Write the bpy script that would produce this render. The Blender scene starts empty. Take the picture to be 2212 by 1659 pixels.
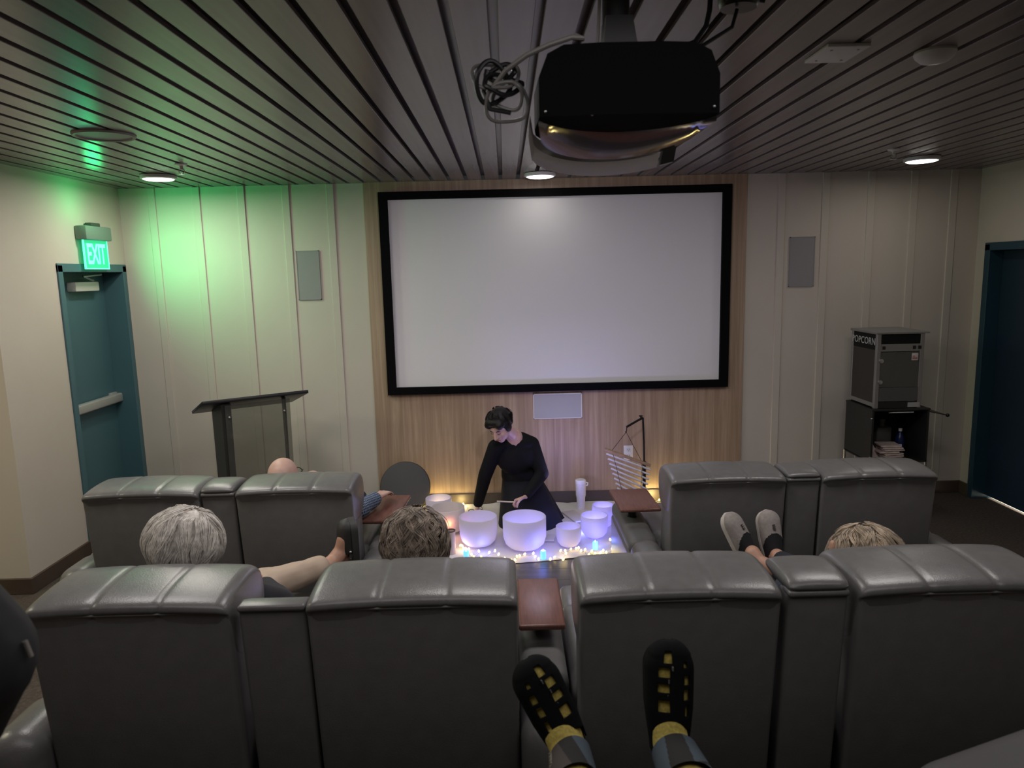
import bpy, bmesh, math, random
from mathutils import Vector as V, Matrix as M, noise as NZ
PI = math.pi
random.seed(7)
S = bpy.context.scene
COL = S.collection

# ------------------------------------------------------------------ helpers
def lin(h):
    return tuple((c/12.92 if c <= .04045 else ((c+.055)/1.055)**2.4) for c in [int(h[i:i+2], 16)/255 for i in (0, 2, 4)])

def mat(name, col, rough=.5, metal=0., spec=.5, bump=0., bscale=200., var=0., vscale=8., emit=None, estr=0., stretch=None, alpha=1., trans=0., sheen=0.):
    m = bpy.data.materials.new(name); m.use_nodes = True
    nt = m.node_tree; b = nt.nodes['Principled BSDF']
    c = lin(col) if isinstance(col, str) else col
    b.inputs['Base Color'].default_value = (*c, 1)
    b.inputs['Roughness'].default_value = rough; b.inputs['Metallic'].default_value = metal
    b.inputs['Specular IOR Level'].default_value = spec
    if sheen: b.inputs['Sheen Weight'].default_value = sheen
    tc = nt.nodes.new('ShaderNodeTexCoord'); mp = nt.nodes.new('ShaderNodeMapping')
    nt.links.new(tc.outputs['Object'], mp.inputs['Vector'])
    if stretch: mp.inputs['Scale'].default_value = stretch
    if var:
        n = nt.nodes.new('ShaderNodeTexNoise'); n.inputs['Scale'].default_value = vscale; n.inputs['Detail'].default_value = 6
        nt.links.new(mp.outputs[0], n.inputs['Vector'])
        r = nt.nodes.new('ShaderNodeValToRGB'); r.color_ramp.elements[0].position = .3; r.color_ramp.elements[1].position = .7
        r.color_ramp.elements[0].color = (*[x*(1-var) for x in c], 1); r.color_ramp.elements[1].color = (*[min(1, x*(1+var)) for x in c], 1)
        nt.links.new(n.outputs['Fac'], r.inputs[0]); nt.links.new(r.outputs[0], b.inputs['Base Color'])
    if bump:
        n2 = nt.nodes.new('ShaderNodeTexNoise'); n2.inputs['Scale'].default_value = bscale; n2.inputs['Detail'].default_value = 3
        nt.links.new(mp.outputs[0], n2.inputs['Vector'])
        bp = nt.nodes.new('ShaderNodeBump'); bp.inputs['Strength'].default_value = bump; bp.inputs['Distance'].default_value = .002
        nt.links.new(n2.outputs['Fac'], bp.inputs['Height']); nt.links.new(bp.outputs[0], b.inputs['Normal'])
    if emit:
        b.inputs['Emission Color'].default_value = (*(lin(emit) if isinstance(emit, str) else emit), 1); b.inputs['Emission Strength'].default_value = estr
    if trans: b.inputs['Transmission Weight'].default_value = trans
    b.inputs['Alpha'].default_value = alpha
    return m

class B:
    """collects shapes in one bmesh"""
    def __init__(s): s.bm = bmesh.new()
    def box(s, lo, hi, bev=0., seg=2, mt=None):
        lo, hi = V(lo), V(hi)
        r = bmesh.ops.create_cube(s.bm, size=1); vs = r['verts']; d = hi-lo; c = (hi+lo)/2
        for v in vs:
            v.co = V((v.co.x*d.x+c.x, v.co.y*d.y+c.y, v.co.z*d.z+c.z))
            if mt: v.co = mt @ v.co
        if bev > 0:
            es = list({e for v in vs for e in v.link_edges})
            bmesh.ops.bevel(s.bm, geom=es, offset=bev, segments=seg, profile=.5, affect='EDGES', clamp_overlap=True)
        return s
    def hexa(s, p, bev=0., seg=2):
        """eight corners: bottom four (ccw) then top four"""
        vs = [s.bm.verts.new(q) for q in p]
        fs = [s.bm.faces.new([vs[i] for i in f]) for f in ((3, 2, 1, 0), (4, 5, 6, 7), (0, 1, 5, 4), (1, 2, 6, 5), (2, 3, 7, 6), (3, 0, 4, 7))]
        if bev > 0:
            bmesh.ops.bevel(s.bm, geom=list({e for f in fs for e in f.edges}), offset=bev, segments=seg, profile=.5, affect='EDGES', clamp_overlap=True)
        return s
    def loft(s, rings, closed=True, cap=True, loop=False):
        rs = [[s.bm.verts.new(p) for p in r] for r in rings]; n = len(rs[0])
        for a in range(len(rs) if loop else len(rs)-1):
            b_ = (a+1) % len(rs)
            for i in range(n if closed else n-1):
                j = (i+1) % n
                s.bm.faces.new((rs[a][i], rs[a][j], rs[b_][j], rs[b_][i]))
        if cap and closed and not loop:
            s.bm.faces.new(rs[0][::-1]); s.bm.faces.new(rs[-1])
        return s
    def tube(s, pts, r, n=8, loop=False, cap=True):
        pts = [V(p) for p in pts]; k = len(pts); rings = []; up = None
        for i, p in enumerate(pts):
            a = pts[(i-1) % k] if (i > 0 or loop) else p; b = pts[(i+1) % k] if (i < k-1 or loop) else p
            t = (b-a).normalized() if (b-a).length > 1e-9 else V((0, 0, 1))
            if up is None:
                up = t.orthogonal().normalized()
            up = (up - t*up.dot(t)); up = up.normalized() if up.length > 1e-6 else t.orthogonal().normalized()
            sd = t.cross(up); rr = r[i] if isinstance(r, (list, tuple)) else r
            rings.append([p+(up*math.cos(2*PI*j/n)+sd*math.sin(2*PI*j/n))*rr for j in range(n)])
        return s.loft(rings, True, cap, loop)
    def lathe(s, prof, n=48, mt=None, loop=False):
        rings = []
        for r, z in prof:
            ring = [V((r*math.cos(2*PI*j/n), r*math.sin(2*PI*j/n), z)) for j in range(n)]
            rings.append([mt @ p for p in ring] if mt else ring)
        return s.loft(rings, True, not loop, loop)
    def sph(s, c, r, seg=12, mt=None):
        rr = r if isinstance(r, (tuple, list)) else (r, r, r)
        q = bmesh.ops.create_uvsphere(s.bm, u_segments=seg, v_segments=max(6, seg*2//3), radius=1)
        m3 = mt or M.Identity(3)
        for v in q['verts']: v.co = V(c) + m3 @ V((v.co.x*rr[0], v.co.y*rr[1], v.co.z*rr[2]))
        return s
    def quad(s, *p): s.bm.faces.new([s.bm.verts.new(q) for q in p]); return s
    def mesh(s, name, m, smooth=True, ang=.6, fix=True):
        bm = s.bm
        if fix: bmesh.ops.recalc_face_normals(bm, faces=bm.faces)
        if smooth:
            for f in bm.faces: f.smooth = True
            for e in bm.edges:
                if len(e.link_faces) == 2 and e.calc_face_angle(0) > ang: e.smooth = False
        me = bpy.data.meshes.new(name); bm.to_mesh(me); bm.free()
        for x in (m if isinstance(m, (list, tuple)) else [m]): me.materials.append(x)
        return me
    def obj(s, name, m, parent=None, **k):
        o = bpy.data.objects.new(name, s.mesh(name, m, **k)); COL.objects.link(o)
        if parent: o.parent = parent
        return o

def tag(o, label=None, cat=None, group=None, kind=None):
    if label: o['label'] = label
    if cat: o['category'] = cat
    if group: o['group'] = group
    if kind: o['kind'] = kind
    return o
def thing(name, label, cat, loc=(0, 0, 0), rz=0, group=None):
    o = bpy.data.objects.new(name, None); COL.objects.link(o); o.empty_display_size = .1
    o.location = loc; o.rotation_euler = (0, 0, rz)
    return tag(o, label, cat, group)
def struct(o, label=None): return tag(o, label, kind='structure')
def text_mesh(name, s, mtl, parent, mt, size=1., ext=.001, xs=1., space=1., bold=0.):
    cu = bpy.data.curves.new('t', 'FONT'); cu.body = s; cu.size = size; cu.extrude = ext; cu.align_x = 'CENTER'; cu.align_y = 'CENTER'
    cu.space_character = space; cu.offset = bold
    o = bpy.data.objects.new('t', cu); COL.objects.link(o)
    bpy.context.view_layer.update()
    me = bpy.data.meshes.new_from_object(o.evaluated_get(bpy.context.evaluated_depsgraph_get()))
    bpy.data.objects.remove(o); bpy.data.curves.remove(cu)
    me.transform(mt @ M.Diagonal((xs, 1, 1, 1))); me.name = name
    me.materials.clear(); me.materials.append(mtl)
    q = bpy.data.objects.new(name, me); COL.objects.link(q)
    if parent: q.parent = parent
    return q
def frame(o, x, y):
    """4x4 with columns x, y, x cross y"""
    x = V(x).normalized(); y = V(y); y = (y-x*y.dot(x)).normalized(); z = x.cross(y)
    m = M((x, y, z)).transposed().to_4x4(); m.translation = V(o); return m

# continuous bodies: tapered capsules and ellipsoids fused by a voxel remesh
def cap(p0, p1, r0, r1=None): return ('c', V(p0), V(p1), r0, r0 if r1 is None else r1)
def ell(c, r, mt=None): return ('e', V(c), r, mt)
def chain(pts, rs): return [cap(pts[i], pts[i+1], rs[i], rs[i+1]) for i in range(len(pts)-1)]
def blob(name, prims, voxel, mats, parent=None, pick=None, smooth=3, disp=None):
    b = B()
    for p in prims:
        if p[0] == 'c':
            _, a, c, r0, r1 = p
            d = (c-a); L = d.length
            if L > 1e-6: b.tube([a+d*(i/4) for i in range(5)], [r0+(r1-r0)*i/4 for i in range(5)], 14)
            b.sph(a, r0, 14); b.sph(c, r1, 14)
        else:
            b.sph(p[1], p[2], 20, p[3])
    me = b.mesh('tmp', [], smooth=False)
    o = bpy.data.objects.new('tmp', me); COL.objects.link(o)
    md = o.modifiers.new('r', 'REMESH'); md.mode = 'VOXEL'; md.voxel_size = voxel; md.use_smooth_shade = True
    if smooth:
        sm = o.modifiers.new('s', 'SMOOTH'); sm.factor = .5; sm.iterations = smooth
    bpy.context.view_layer.update()
    out = bpy.data.meshes.new_from_object(o.evaluated_get(bpy.context.evaluated_depsgraph_get()))
    bpy.data.objects.remove(o); bpy.data.meshes.remove(me)
    out.name = name; out.materials.clear()
    for x in (mats if isinstance(mats, (list, tuple)) else [mats]): out.materials.append(x)
    if disp:
        for v in out.vertices: v.co += v.normal*disp(v.co)
    for p in out.polygons:
        p.use_smooth = True
        if pick: p.material_index = pick(p.center)
    q = bpy.data.objects.new(name, out); COL.objects.link(q)
    if parent: q.parent = parent
    return q
def hand(W, D, N, T, curl=(20, 25, 15), thumb=25, sc=1., spread=.15):
    """prims of a hand: wrist W, pointing D, palm faces N, thumb on side T"""
    W, D, N, T = V(W), V(D).normalized(), V(N).normalized(), V(T).normalized(); P = []
    for i, (L, r) in enumerate(((.070, .0088), (.078, .009), (.073, .0086), (.057, .0076))):
        lat = (.029-.0195*i)*sc; K = W + D*(.088-.004*abs(i-1))*sc + T*lat
        P.append(cap(W+D*.012*sc+T*lat*.55, K, .0135*sc, .0105*sc))
        d0 = (D + T*spread*(1-.66*i)*.5).normalized(); p = K; a = 0
        for k, (fr, bend) in enumerate(zip((.45, .30, .25), curl if not isinstance(curl[0], (tuple, list)) else curl[i])):
            a += math.radians(bend); q = p + (d0*math.cos(a)+N*math.sin(a))*L*fr*sc
            P.append(cap(p, q, r*sc*(1-.08*k), r*sc*(.92-.08*k))); p = q
    tb = W + D*.022*sc + T*.026*sc; ta = math.radians(thumb)
    t1 = tb + (D*.55+T*.75+N*.35).normalized()*.042*sc
    t2 = t1 + (D*math.cos(ta)+T*.35*math.cos(ta)+N*math.sin(ta)).normalized()*.034*sc
    t3 = t2 + (D*math.cos(ta*1.7)+N*math.sin(ta*1.7)).normalized()*.026*sc
    P += [cap(W+D*.012*sc+T*.012*sc, tb, .014*sc, .013*sc), cap(tb, t1, .0125*sc, .0105*sc), cap(t1, t2, .010*sc, .0095*sc), cap(t2, t3, .0092*sc, .0075*sc)]
    return P
def hair(name, C, R, mt, mtl, parent, n, steps, step, keep, crown, wave=.02, lift=.06, rad=.0018, seed=1, base=True, jitter=.25, wfreq=3., clump=.5):
    """strands that run away from the crown over an ellipsoid, gathered in locks"""
    rnd = random.Random(seed); b = B(); C = V(C); crown = V(crown).normalized(); so = V((seed*1.7, 0, 0))
    if base:
        b.sph((0, 0, 0), (R[0]*.985, R[1]*.985, R[2]*.985), 36)
        kill = [v for v in b.bm.verts if not keep(V((v.co.x/R[0], v.co.y/R[1], v.co.z/R[2])).normalized(), True)]
        bmesh.ops.delete(b.bm, geom=kill, context='VERTS')
        for v in b.bm.verts: v.co = C + mt @ (v.co*(1+.06*NZ.noise(v.co*30+so)))
    locks = []
    while len(locks) < max(12, n//14):
        u = V((rnd.gauss(0, 1), rnd.gauss(0, 1), rnd.gauss(0, 1))).normalized()
        if keep(u, False): locks.append((u, V((rnd.gauss(0, 1), rnd.gauss(0, 1), rnd.gauss(0, 1)))*jitter, rnd.uniform(0, 6), rnd.uniform(0, lift), rnd.uniform(.75, 1.15)))
    for c in range(n):
        u0, jt, ph, off0, L = locks[c % len(locks)]
        sp = .045
        u = (u0+V((rnd.gauss(0, sp), rnd.gauss(0, sp), rnd.gauss(0, sp)))).normalized(); L *= rnd.uniform(.85, 1.1)
        fly = rnd.random() < .10; o1 = off0+rnd.uniform(-.012, .02)+(.05*rnd.random() if fly else 0); pts = []; au = u0.copy()
        def adv(u, t):
            d = u-crown; d = d-u*d.dot(u)
            d = d.normalized()*min(1, d.length*2.2+.15) if d.length > 1e-4 else d
            sd = u.cross(d)
            d = d + sd*(math.sin(t*wfreq*PI+ph)*wave*10+clump*NZ.noise(u*2.1+so)) + (jt-u*jt.dot(u))*.5 + V((0, 0, -.3))
            return (u + d.normalized()*step*L).normalized()
        for k in range(steps):
            t = k/(steps-1)
            pts.append(C + mt @ V((u.x*R[0], u.y*R[1], u.z*R[2]))*(1.0+o1*(1-.5*t)+lift*.35*math.sin(t*PI*.9)+(.07*t if fly else 0)+.05*NZ.noise(u*2.3+so)))
            u = adv(u, t); au = adv(au, t)
            u = (u*.86+au*.14).normalized()      # strands of a lock draw together
            if not keep(u, True) and k > 2: break
        if len(pts) > 2:
            r0 = rad*rnd.uniform(.6, 1.25)
            b.tube(pts, [r0*(1-.8*(i/(len(pts)-1))**2) for i in range(len(pts))], 3, cap=False)
    return b.obj(name, mtl, parent, ang=3)

# ------------------------------------------------------------------ materials
LEA = mat('grey leather', (.150, .146, .146), .28, bump=.25, bscale=260, var=.08, vscale=30)
LEAD = mat('grey leather back', (.135, .131, .130), .5, bump=.25, bscale=260, var=.06, vscale=20)
SEAM = mat('seam thread', (.22, .215, .21), .5)
BLK = mat('black plastic', (.012, .012, .013), .35)
BLKM = mat('black matte', (.012, .012, .012), .8, spec=.2)
METAL = mat('brushed metal', (.55, .55, .56), .35, 1.)
CREAM = mat('cream wall paint', (.60, .545, .475), .75, bump=.12, bscale=500, var=.03, vscale=2)
TAN = mat('warm wall paint', (.58, .515, .44), .75, bump=.12, bscale=500, var=.03, vscale=2)
TEAL = mat('teal door paint', (.062, .140, .165), .5, bump=.05, bscale=200)
TEALD = mat('navy door paint', (.012, .034, .062), .5)
BASEB = mat('brown baseboard', (.075, .050, .036), .6, var=.15, vscale=6)
WHITE = mat('white plastic', (.75, .74, .72), .5)
SKIN = mat('skin', (.50, .28, .20), .5, var=.10, vscale=25, bump=.05, bscale=300)
SKINP = mat('pale skin', (.60, .38, .31), .48, var=.08, vscale=25)
CLOTHB = mat('black knit', (.010, .010, .012), .85, spec=.15, bump=.3, bscale=600)
TRAYW = mat('reddish tray wood', (.165, .070, .052), .33, var=.22, vscale=12, stretch=(8, 1, 8))

def wood_panel():
    m = mat('oak veneer', (.30, .20, .125), .5)
    nt = m.node_tree; b = nt.nodes['Principled BSDF']
    tc = nt.nodes.new('ShaderNodeTexCoord'); mp = nt.nodes.new('ShaderNodeMapping'); mp.inputs['Scale'].default_value = (24, 24, .8)
    nt.links.new(tc.outputs['Object'], mp.inputs['Vector'])
    n = nt.nodes.new('ShaderNodeTexNoise'); n.inputs['Scale'].default_value = 1.; n.inputs['Detail'].default_value = 9; n.inputs['Distortion'].default_value = .6; n.inputs['Roughness'].default_value = .65
    nt.links.new(mp.outputs[0], n.inputs['Vector'])
    r = nt.nodes.new('ShaderNodeValToRGB'); e = r.color_ramp.elements
    e[0].position = .28; e[0].color = (.28, .19, .127, 1); e[1].position = .78; e[1].color = (.55, .42, .30, 1)
    x = e.new(.52); x.color = (.40, .283, .195, 1)
    nt.links.new(n.outputs['Fac'], r.inputs[0]); nt.links.new(r.outputs[0], b.inputs['Base Color'])
    return m
OAK = wood_panel()
def plank_mat(name, c0, c1, rough, sc, spec=.5):
    m = mat(name, c0, rough, spec=spec); nt = m.node_tree; b = nt.nodes['Principled BSDF']
    tc = nt.nodes.new('ShaderNodeTexCoord'); mp = nt.nodes.new('ShaderNodeMapping'); mp.inputs['Scale'].default_value = sc
    nt.links.new(tc.outputs['Object'], mp.inputs['Vector'])
    n = nt.nodes.new('ShaderNodeTexNoise'); n.inputs['Scale'].default_value = 1; n.inputs['Detail'].default_value = 6; n.inputs['Distortion'].default_value = .5
    nt.links.new(mp.outputs[0], n.inputs['Vector'])
    r = nt.nodes.new('ShaderNodeValToRGB'); e = r.color_ramp.elements; e[0].position = .3; e[1].position = .72; e[0].color = (*c0, 1); e[1].color = (*c1, 1)
    nt.links.new(n.outputs['Fac'], r.inputs[0]); nt.links.new(r.outputs[0], b.inputs['Base Color'])
    return m
SLAT = plank_mat('dark stained slats', (.175, .145, .140), (.225, .188, .180), .27, (18, .8, 18), .6)
PLANK = plank_mat('grey floor boards', (.060, .058, .062), (.115, .11, .118), .4, (1.2, 22, 5))
CARPET = mat('brown carpet', (.085, .070, .060), .95, spec=.1, bump=.8, bscale=300, var=.25, vscale=60)

# ------------------------------------------------------------------ room
YW, ZC = 5.93, 2.68
XL, XR = -3.06, 3.84
struct(B().box((-4.6, -2.6, -.1), (XR+.9, YW+.2, 0)).obj('floor', CARPET), 'dark brown carpet floor at the sides of the room')
b = B()
for k in range(15):
    y0 = 3.3+k*.176
    b.box((-2.62, y0, .0005), (2.62, min(y0+.173, YW-.001), .006), .0015, 1)
struct(b.obj('floor_boards', PLANK, smooth=False), 'grey wood plank floor in front of the screen wall')
b = B().box((-4.5, -2.5, .0), (XR, 3.29, .13), .006, 1)
struct(b.obj('floor_riser', CARPET), 'low carpeted riser under the second row of recliners')
b = B().box((-4.5, -2.5, .13), (XR, 1.74, .45), .006, 1)
struct(b.obj('floor_upper_riser', CARPET), 'carpeted riser under the back row')
# ceiling: slats along the room over a dark cavity
b = B(); x = -.017-.1345*33
while x < XR+.1:
    b.box((x+.0145, -2.55, ZC), (x+.1345-.0145, YW, ZC+.016), .0015, 1); x += .1345
n_sl = len(b.bm.faces)
b.box((-4.6, -2.6, ZC+.05), (XR+.2, YW+.1, ZC+.15))
for i, f in enumerate(b.bm.faces):
    if i >= n_sl: f.material_index = 1
struct(b.obj('ceiling', [SLAT, mat('ceiling cavity', (.002, .002, .002), 1., spec=0.)], smooth=False), 'dark wood slat ceiling with black gaps')
# front wall: cream board-and-batten either side of an oak panel
def batten_wall(name, x0, x1, xs, label):
    b = B().box((x0, YW, 0), (x1, YW+.12, ZC))
    for x in xs: b.box((x-.03, YW-.010, .115), (x+.03, YW+.01, ZC), .003, 1)
    struct(b.obj(name, CREAM, smooth=False), label)
batten_wall('wall_front_left', XL-.2, -1.11, [-2.80, -2.445, -2.09, -1.735, -1.38], 'cream board and batten wall left of the oak panel')
batten_wall('wall_front_right', 1.949, XR+.2, [2.235, 2.59, 2.955, 3.30, 3.62], 'cream board and batten wall right of the oak panel')
struct(B().box((-1.11, YW-.022, .0), (1.949, YW+.12, ZC)).obj('wall_front_center', OAK, smooth=False), 'oak veneer wall panel behind the screen')
b = B(); b.box((-1.10, YW-.036, 0), (1.94, YW-.02, .105), .003, 1)
struct(b.obj('baseboard_front_center', mat('dark bronze baseboard', (.085, .066, .056), .5)), 'dark baseboard under the oak panel')
struct(B().box((XL, YW-.014, 0), (-1.112, YW, .105), .003, 1).obj('baseboard_front_left', BASEB))
struct(B().box((1.951, YW-.014, 0), (XR, YW, .105), .003, 1).obj('baseboard_front_right', BASEB))
# left wall with the exit door, returning away from the room behind it
DY0, DY1, DZ = 5.02, 5.90, 2.075
b = B().box((XL-.24, 4.37, 0), (XL, DY0, ZC)).box((XL-.24, DY0, DZ), (XL, DY1, ZC)).box((XL-.24, DY1, 0), (XL, YW+.1, ZC))
struct(b.obj('wall_left', TAN, smooth=False), 'beige wall on the left with the exit door')
struct(B().box((-4.6, 4.37, 0), (XL-.24, 4.55, ZC)).obj('wall_left_return', mat('glow tinted wall paint', (.50, .49, .27), .75, bump=.1, bscale=500), smooth=False))  # yellow-green glow on this face is put into its colour
struct(B().box((XL-.24, 4.355, 0), (XL+.014, DY0, .105), .003, 1).obj('baseboard_left', BASEB))
struct(B().box((-4.6, 4.35, 0), (XL-.24, 4.37, .105), .003, 1).obj('baseboard_left_return', BASEB))
struct(B().box((-4.7, -2.6, 0), (-4.6, 4.55, ZC)).obj('wall_outer_left', TAN, smooth=False))
struct(B().box((-4.7, -2.7, 0), (XR+.2, -2.6, ZC)).obj('wall_back', TAN, smooth=False))
# right wall with a dark doorway
RY0, RY1 = 4.72, 5.80
b = B().box((XR, RY1, 0), (XR+.2, YW+.1, ZC)).box((XR, RY0, 2.08), (XR+.2, RY1, ZC)).box((XR, -2.6, 0), (XR+.2, RY0, ZC))
struct(b.obj('wall_right', TAN, smooth=False), 'beige wall on the right with the dark blue door')
struct(B().box((XR-.014, RY1, 0), (XR, YW-.014, .105), .003, 1).obj('baseboard_right', BASEB))
struct(B().box((XR-.014, -2.5, 0), (XR, RY0, .105), .003, 1).obj('baseboard_right_near', BASEB))

# ------------------------------------------------------------------ doors
d1 = struct(thing('door_1', 'teal exit door in the left wall with a push bar', None)); 
b = B()
for lo, hi in (((XL-.23, DY0-.01, 0), (XL+.012, DY0+.045, DZ-.001)), ((XL-.23, DY1-.045, 0), (XL+.012, DY1+.01, DZ-.001)), ((XL-.23, DY0-.01, DZ-.05), (XL+.012, DY1+.01, DZ+.01))):
    b.box(lo, hi, .003, 1)
b.obj('door_frame', TEAL, d1)
B().box((XL-.20, DY0+.045, .008), (XL-.155, DY1-.045, DZ-.05), .002, 1).obj('door_leaf', TEAL, d1)
pb = B().box((XL-.145, DY0+.06, .985), (XL-.09, DY1-.05, 1.055), .012, 3).box((XL-.155, DY0+.06, .975), (XL-.135, DY0+.16, 1.065), .004).box((XL-.155, DY1-.15, .975), (XL-.135, DY1-.05, 1.065), .004)
pb.obj('push_bar', mat('grey push bar', (.42, .42, .40), .45, .3), d1)
c = B().box((XL-.155, 5.36, 1.885), (XL-.085, 5.67, 1.955), .008, 2).obj('door_closer', mat('pale closer box', (.62, .60, .55), .5), d1)
B().tube([(XL-.1, 5.62, 1.965), (XL-.06, 5.42, 1.995), (XL-.07, 5.68, 2.01)], .009, 8).obj('closer_arm', METAL, c)

d2 = struct(thing('door_2', 'dark blue door in the right wall with light under it', None))
b = B()
for lo, hi in (((XR-.012, RY1-.05, 0), (XR+.2, RY1+.012, 2.08)), ((XR-.012, RY0-.012, 0), (XR+.2, RY0+.05, 2.08)), ((XR-.012, RY0-.012, 2.03), (XR+.2, RY1+.012, 2.092))):
    b.box(lo, hi, .003, 1)
b.obj('door_frame', mat('dark teal frame paint', (.016, .055, .085), .5), d2)
B().box((XR+.10, RY0+.05, .030), (XR+.15, RY1-.05, 2.03), .002, 1).obj('door_leaf', TEALD, d2)
B().box((XR+.094, RY0+.06, 1.0), (XR+.10, RY0+.12, 1.18), .002).tube([(XR+.095, RY0+.09, 1.08), (XR+.04, RY0+.09, 1.08), (XR+.04, RY0+.20, 1.08)], .009, 8).obj('door_handle', METAL, d2)
# bright corridor behind the door shows through the gap at the sill
struct(B().box((XR+.152, RY0+.052, .0), (XR+.88, RY1-.052, .004)).obj('floor_corridor', mat('pale corridor floor', (.7, .68, .62), .6)))

# ------------------------------------------------------------------ screen and wall fittings
scr = thing('projection_screen', 'large white projection screen in a black frame on the oak wall', 'projection screen', (.413, YW-.024, 1.787))
B().box((-1.33, -.022, -.752), (1.33, -.004, .752)).obj('screen_fabric', mat('matte screen fabric', (.80, .79, .80), .9, spec=.1), scr, smooth=False)
b = B()
for lo, hi in (((-1.40, -.055, .752), (1.40, -.001, .812)), ((-1.40, -.055, -.812), (1.40, -.001, -.752)), ((-1.40, -.055, -.752), (-1.33, -.001, .752)), ((1.33, -.055, -.752), (1.40, -.001, .752))):
    b.box(lo, hi)
b.obj('frame', mat('black velvet frame', (.004, .004, .005), .9, spec=.1), scr, smooth=False)
GRILLE = mat('grey speaker grille', (.30, .29, .30), .7, bump=.4, bscale=900)
def wall_speaker(cx, cz, w, h, lab, col=GRILLE, y=YW):
    t = thing('wall_speaker', lab, 'speaker', (cx, y, cz))
    b = B()
    for lo, hi in (((-w/2, -.012, h/2-.006), (w/2, 0, h/2)), ((-w/2, -.012, -h/2), (w/2, 0, -h/2+.006)), ((-w/2, -.012, -h/2), (-w/2+.006, 0, h/2)), ((w/2-.006, -.012, -h/2), (w/2, 0, h/2))): b.box(lo, hi)
    b.obj('bezel', WHITE if col is not GRILLE else GRILLE, t)
    B().box((-w/2+.006, -.010, -h/2+.006), (w/2-.006, -.001, h/2-.006)).obj('grille', col, t, smooth=False)
wall_speaker(-1.59, 1.965, .185, .395, 'grey rectangular wall speaker on the green-lit left panels')
wall_speaker(2.413, 1.978, .205, .40, 'grey rectangular wall speaker on the right panels above the popcorn machine')
wall_speaker(.410, .842, .405, .212, 'white-edged grey center speaker just below the screen', mat('light grey grille', (.44, .44, .45), .7, bump=.4, bscale=900), YW-.022)
t = thing('power_outlet', 'white power outlet on the oak wall behind the chimes', 'outlet', (1.0, YW-.022, .425))
B().box((-.039, -.006, -.063), (.039, 0, .063), .004, 2).obj('cover_plate', WHITE, t)
for s in (-1, 1):
    q = B().box((-.017, -.008, s*.026-.015), (.017, -.005, s*.026+.015), .004, 2).obj('socket', mat('socket white', (.68, .67, .66), .4), t)
    B().box((-.009, -.0088, s*.026-.001), (-.006, -.0075, s*.026+.008)).box((.005, -.0088, s*.026-.001), (.008, -.0075, s*.026+.007)).lathe([(.0028, -.0002), (.0028, .0002)], 10, M.Translation((0, -.0083, s*.026-.008)) @ M.Rotation(PI/2, 4, 'X')).obj('slot', BLKM, q)

# ------------------------------------------------------------------ exit sign
t = thing('exit_sign', 'green lit exit sign over the left door', 'exit sign', (XL, 5.44, 2.15))
HOUSING = mat('glow tinted housing', (.16, .24, .19), .5)  # green light from the panel tinted into the housing colour
B().box((.0, -.17, .105), (.085, .17, .205), .01, 2).obj('housing', HOUSING, t)
B().box((.01, -.05, .205), (.06, .07, .232), .006, 2).obj('mount', mat('dark mount', (.05, .07, .055), .5), t)
B().box((.040, -.155, -.10), (.046, .155, .107), .002, 1).obj('sign_panel', mat('glowing green panel', (.02, .35, .16), .3, emit=(.012, .62, .24), estr=1.0), t)
b = B()
for lo, hi in (((.038, -.157, -.102), (.05, -.149, .105)), ((.038, .149, -.102), (.05, .157, .105)), ((.038, -.157, -.104), (.05, .157, -.096))): b.box(lo, hi)
b.obj('panel_edge', mat('glowing edge', (.2, .7, .5), .3, emit=(.12, 1., .62), estr=1.2), t)
text_mesh('lettering', 'EXIT', mat('glowing letters', (.3, .9, .8), .3, emit=(.10, 1., .80), estr=1.35), t, frame((.0475, 0, -.002), (0, 1, 0), (0, 0, 1)), .205, .001, .60, .95, .004)

# ------------------------------------------------------------------ ceiling fittings
LED = mat('lit diffuser', (1, 1, 1), .5, emit=(1., .97, .90), estr=5.)
for x, y, lab in ((-2.41, 5.235, 'round white ceiling light at the left, above the exit door corner'), (.28, 5.58, 'round white ceiling light above the middle of the screen'), (2.95, 5.225, 'round white ceiling light at the right, above the popcorn machine')):
    t = thing('ceiling_light', lab, 'ceiling light', (x, y, ZC), 0, 'disc lights by the screen wall')
    B().lathe([(.10, .0), (.118, -.004), (.118, -.022), (.108, -.028), (.102, -.028), (.102, -.020)], 48).obj('rim', WHITE, t)
    B().lathe([(.101, -.020), (.101, -.0285), (.09, -.033), (.05, -.036), (.001, -.0365)], 48).obj('diffuser', LED, t)
for x, y, lab in ((-2.04, 4.76, 'small white sprinkler head near the left ceiling light'), (2.545, 4.84, 'small white sprinkler head near the right ceiling light')):
    t = thing('sprinkler', lab, 'sprinkler', (x, y, ZC), 0, 'ceiling sprinklers')
    B().lathe([(.001, 0), (.038, 0), (.036, -.006), (.012, -.012), (.010, -.035), (.001, -.035)], 24).obj('escutcheon', WHITE, t)
    B().tube([(-.014, 0, -.03), (-.018, 0, -.05), (0, 0, -.062), (.018, 0, -.05), (.014, 0, -.03)], .003, 6).lathe([(.001, -.062), (.022, -.062), (.022, -.065), (.001, -.065)], 16).obj('deflector', METAL, t)
t = thing('ceiling_panel', 'square pale access plate on the right of the slat ceiling', 'ceiling panel', (1.17, 2.64, ZC))
B().box((-.073, -.097, -.012), (.073, .097, 0), .003, 2).obj('plate', WHITE, t)
for sx in (-1, 1):
    for sy in (-1, 1): B().lathe([(.005, -.0155), (.005, -.012)], 10, M.Translation((sx*.045, sy*.062, 0))).obj('screw', METAL, t)
t = thing('smoke_detector', 'round white domed detector on the right of the slat ceiling', 'detector', (1.525, 2.66, ZC))
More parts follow.
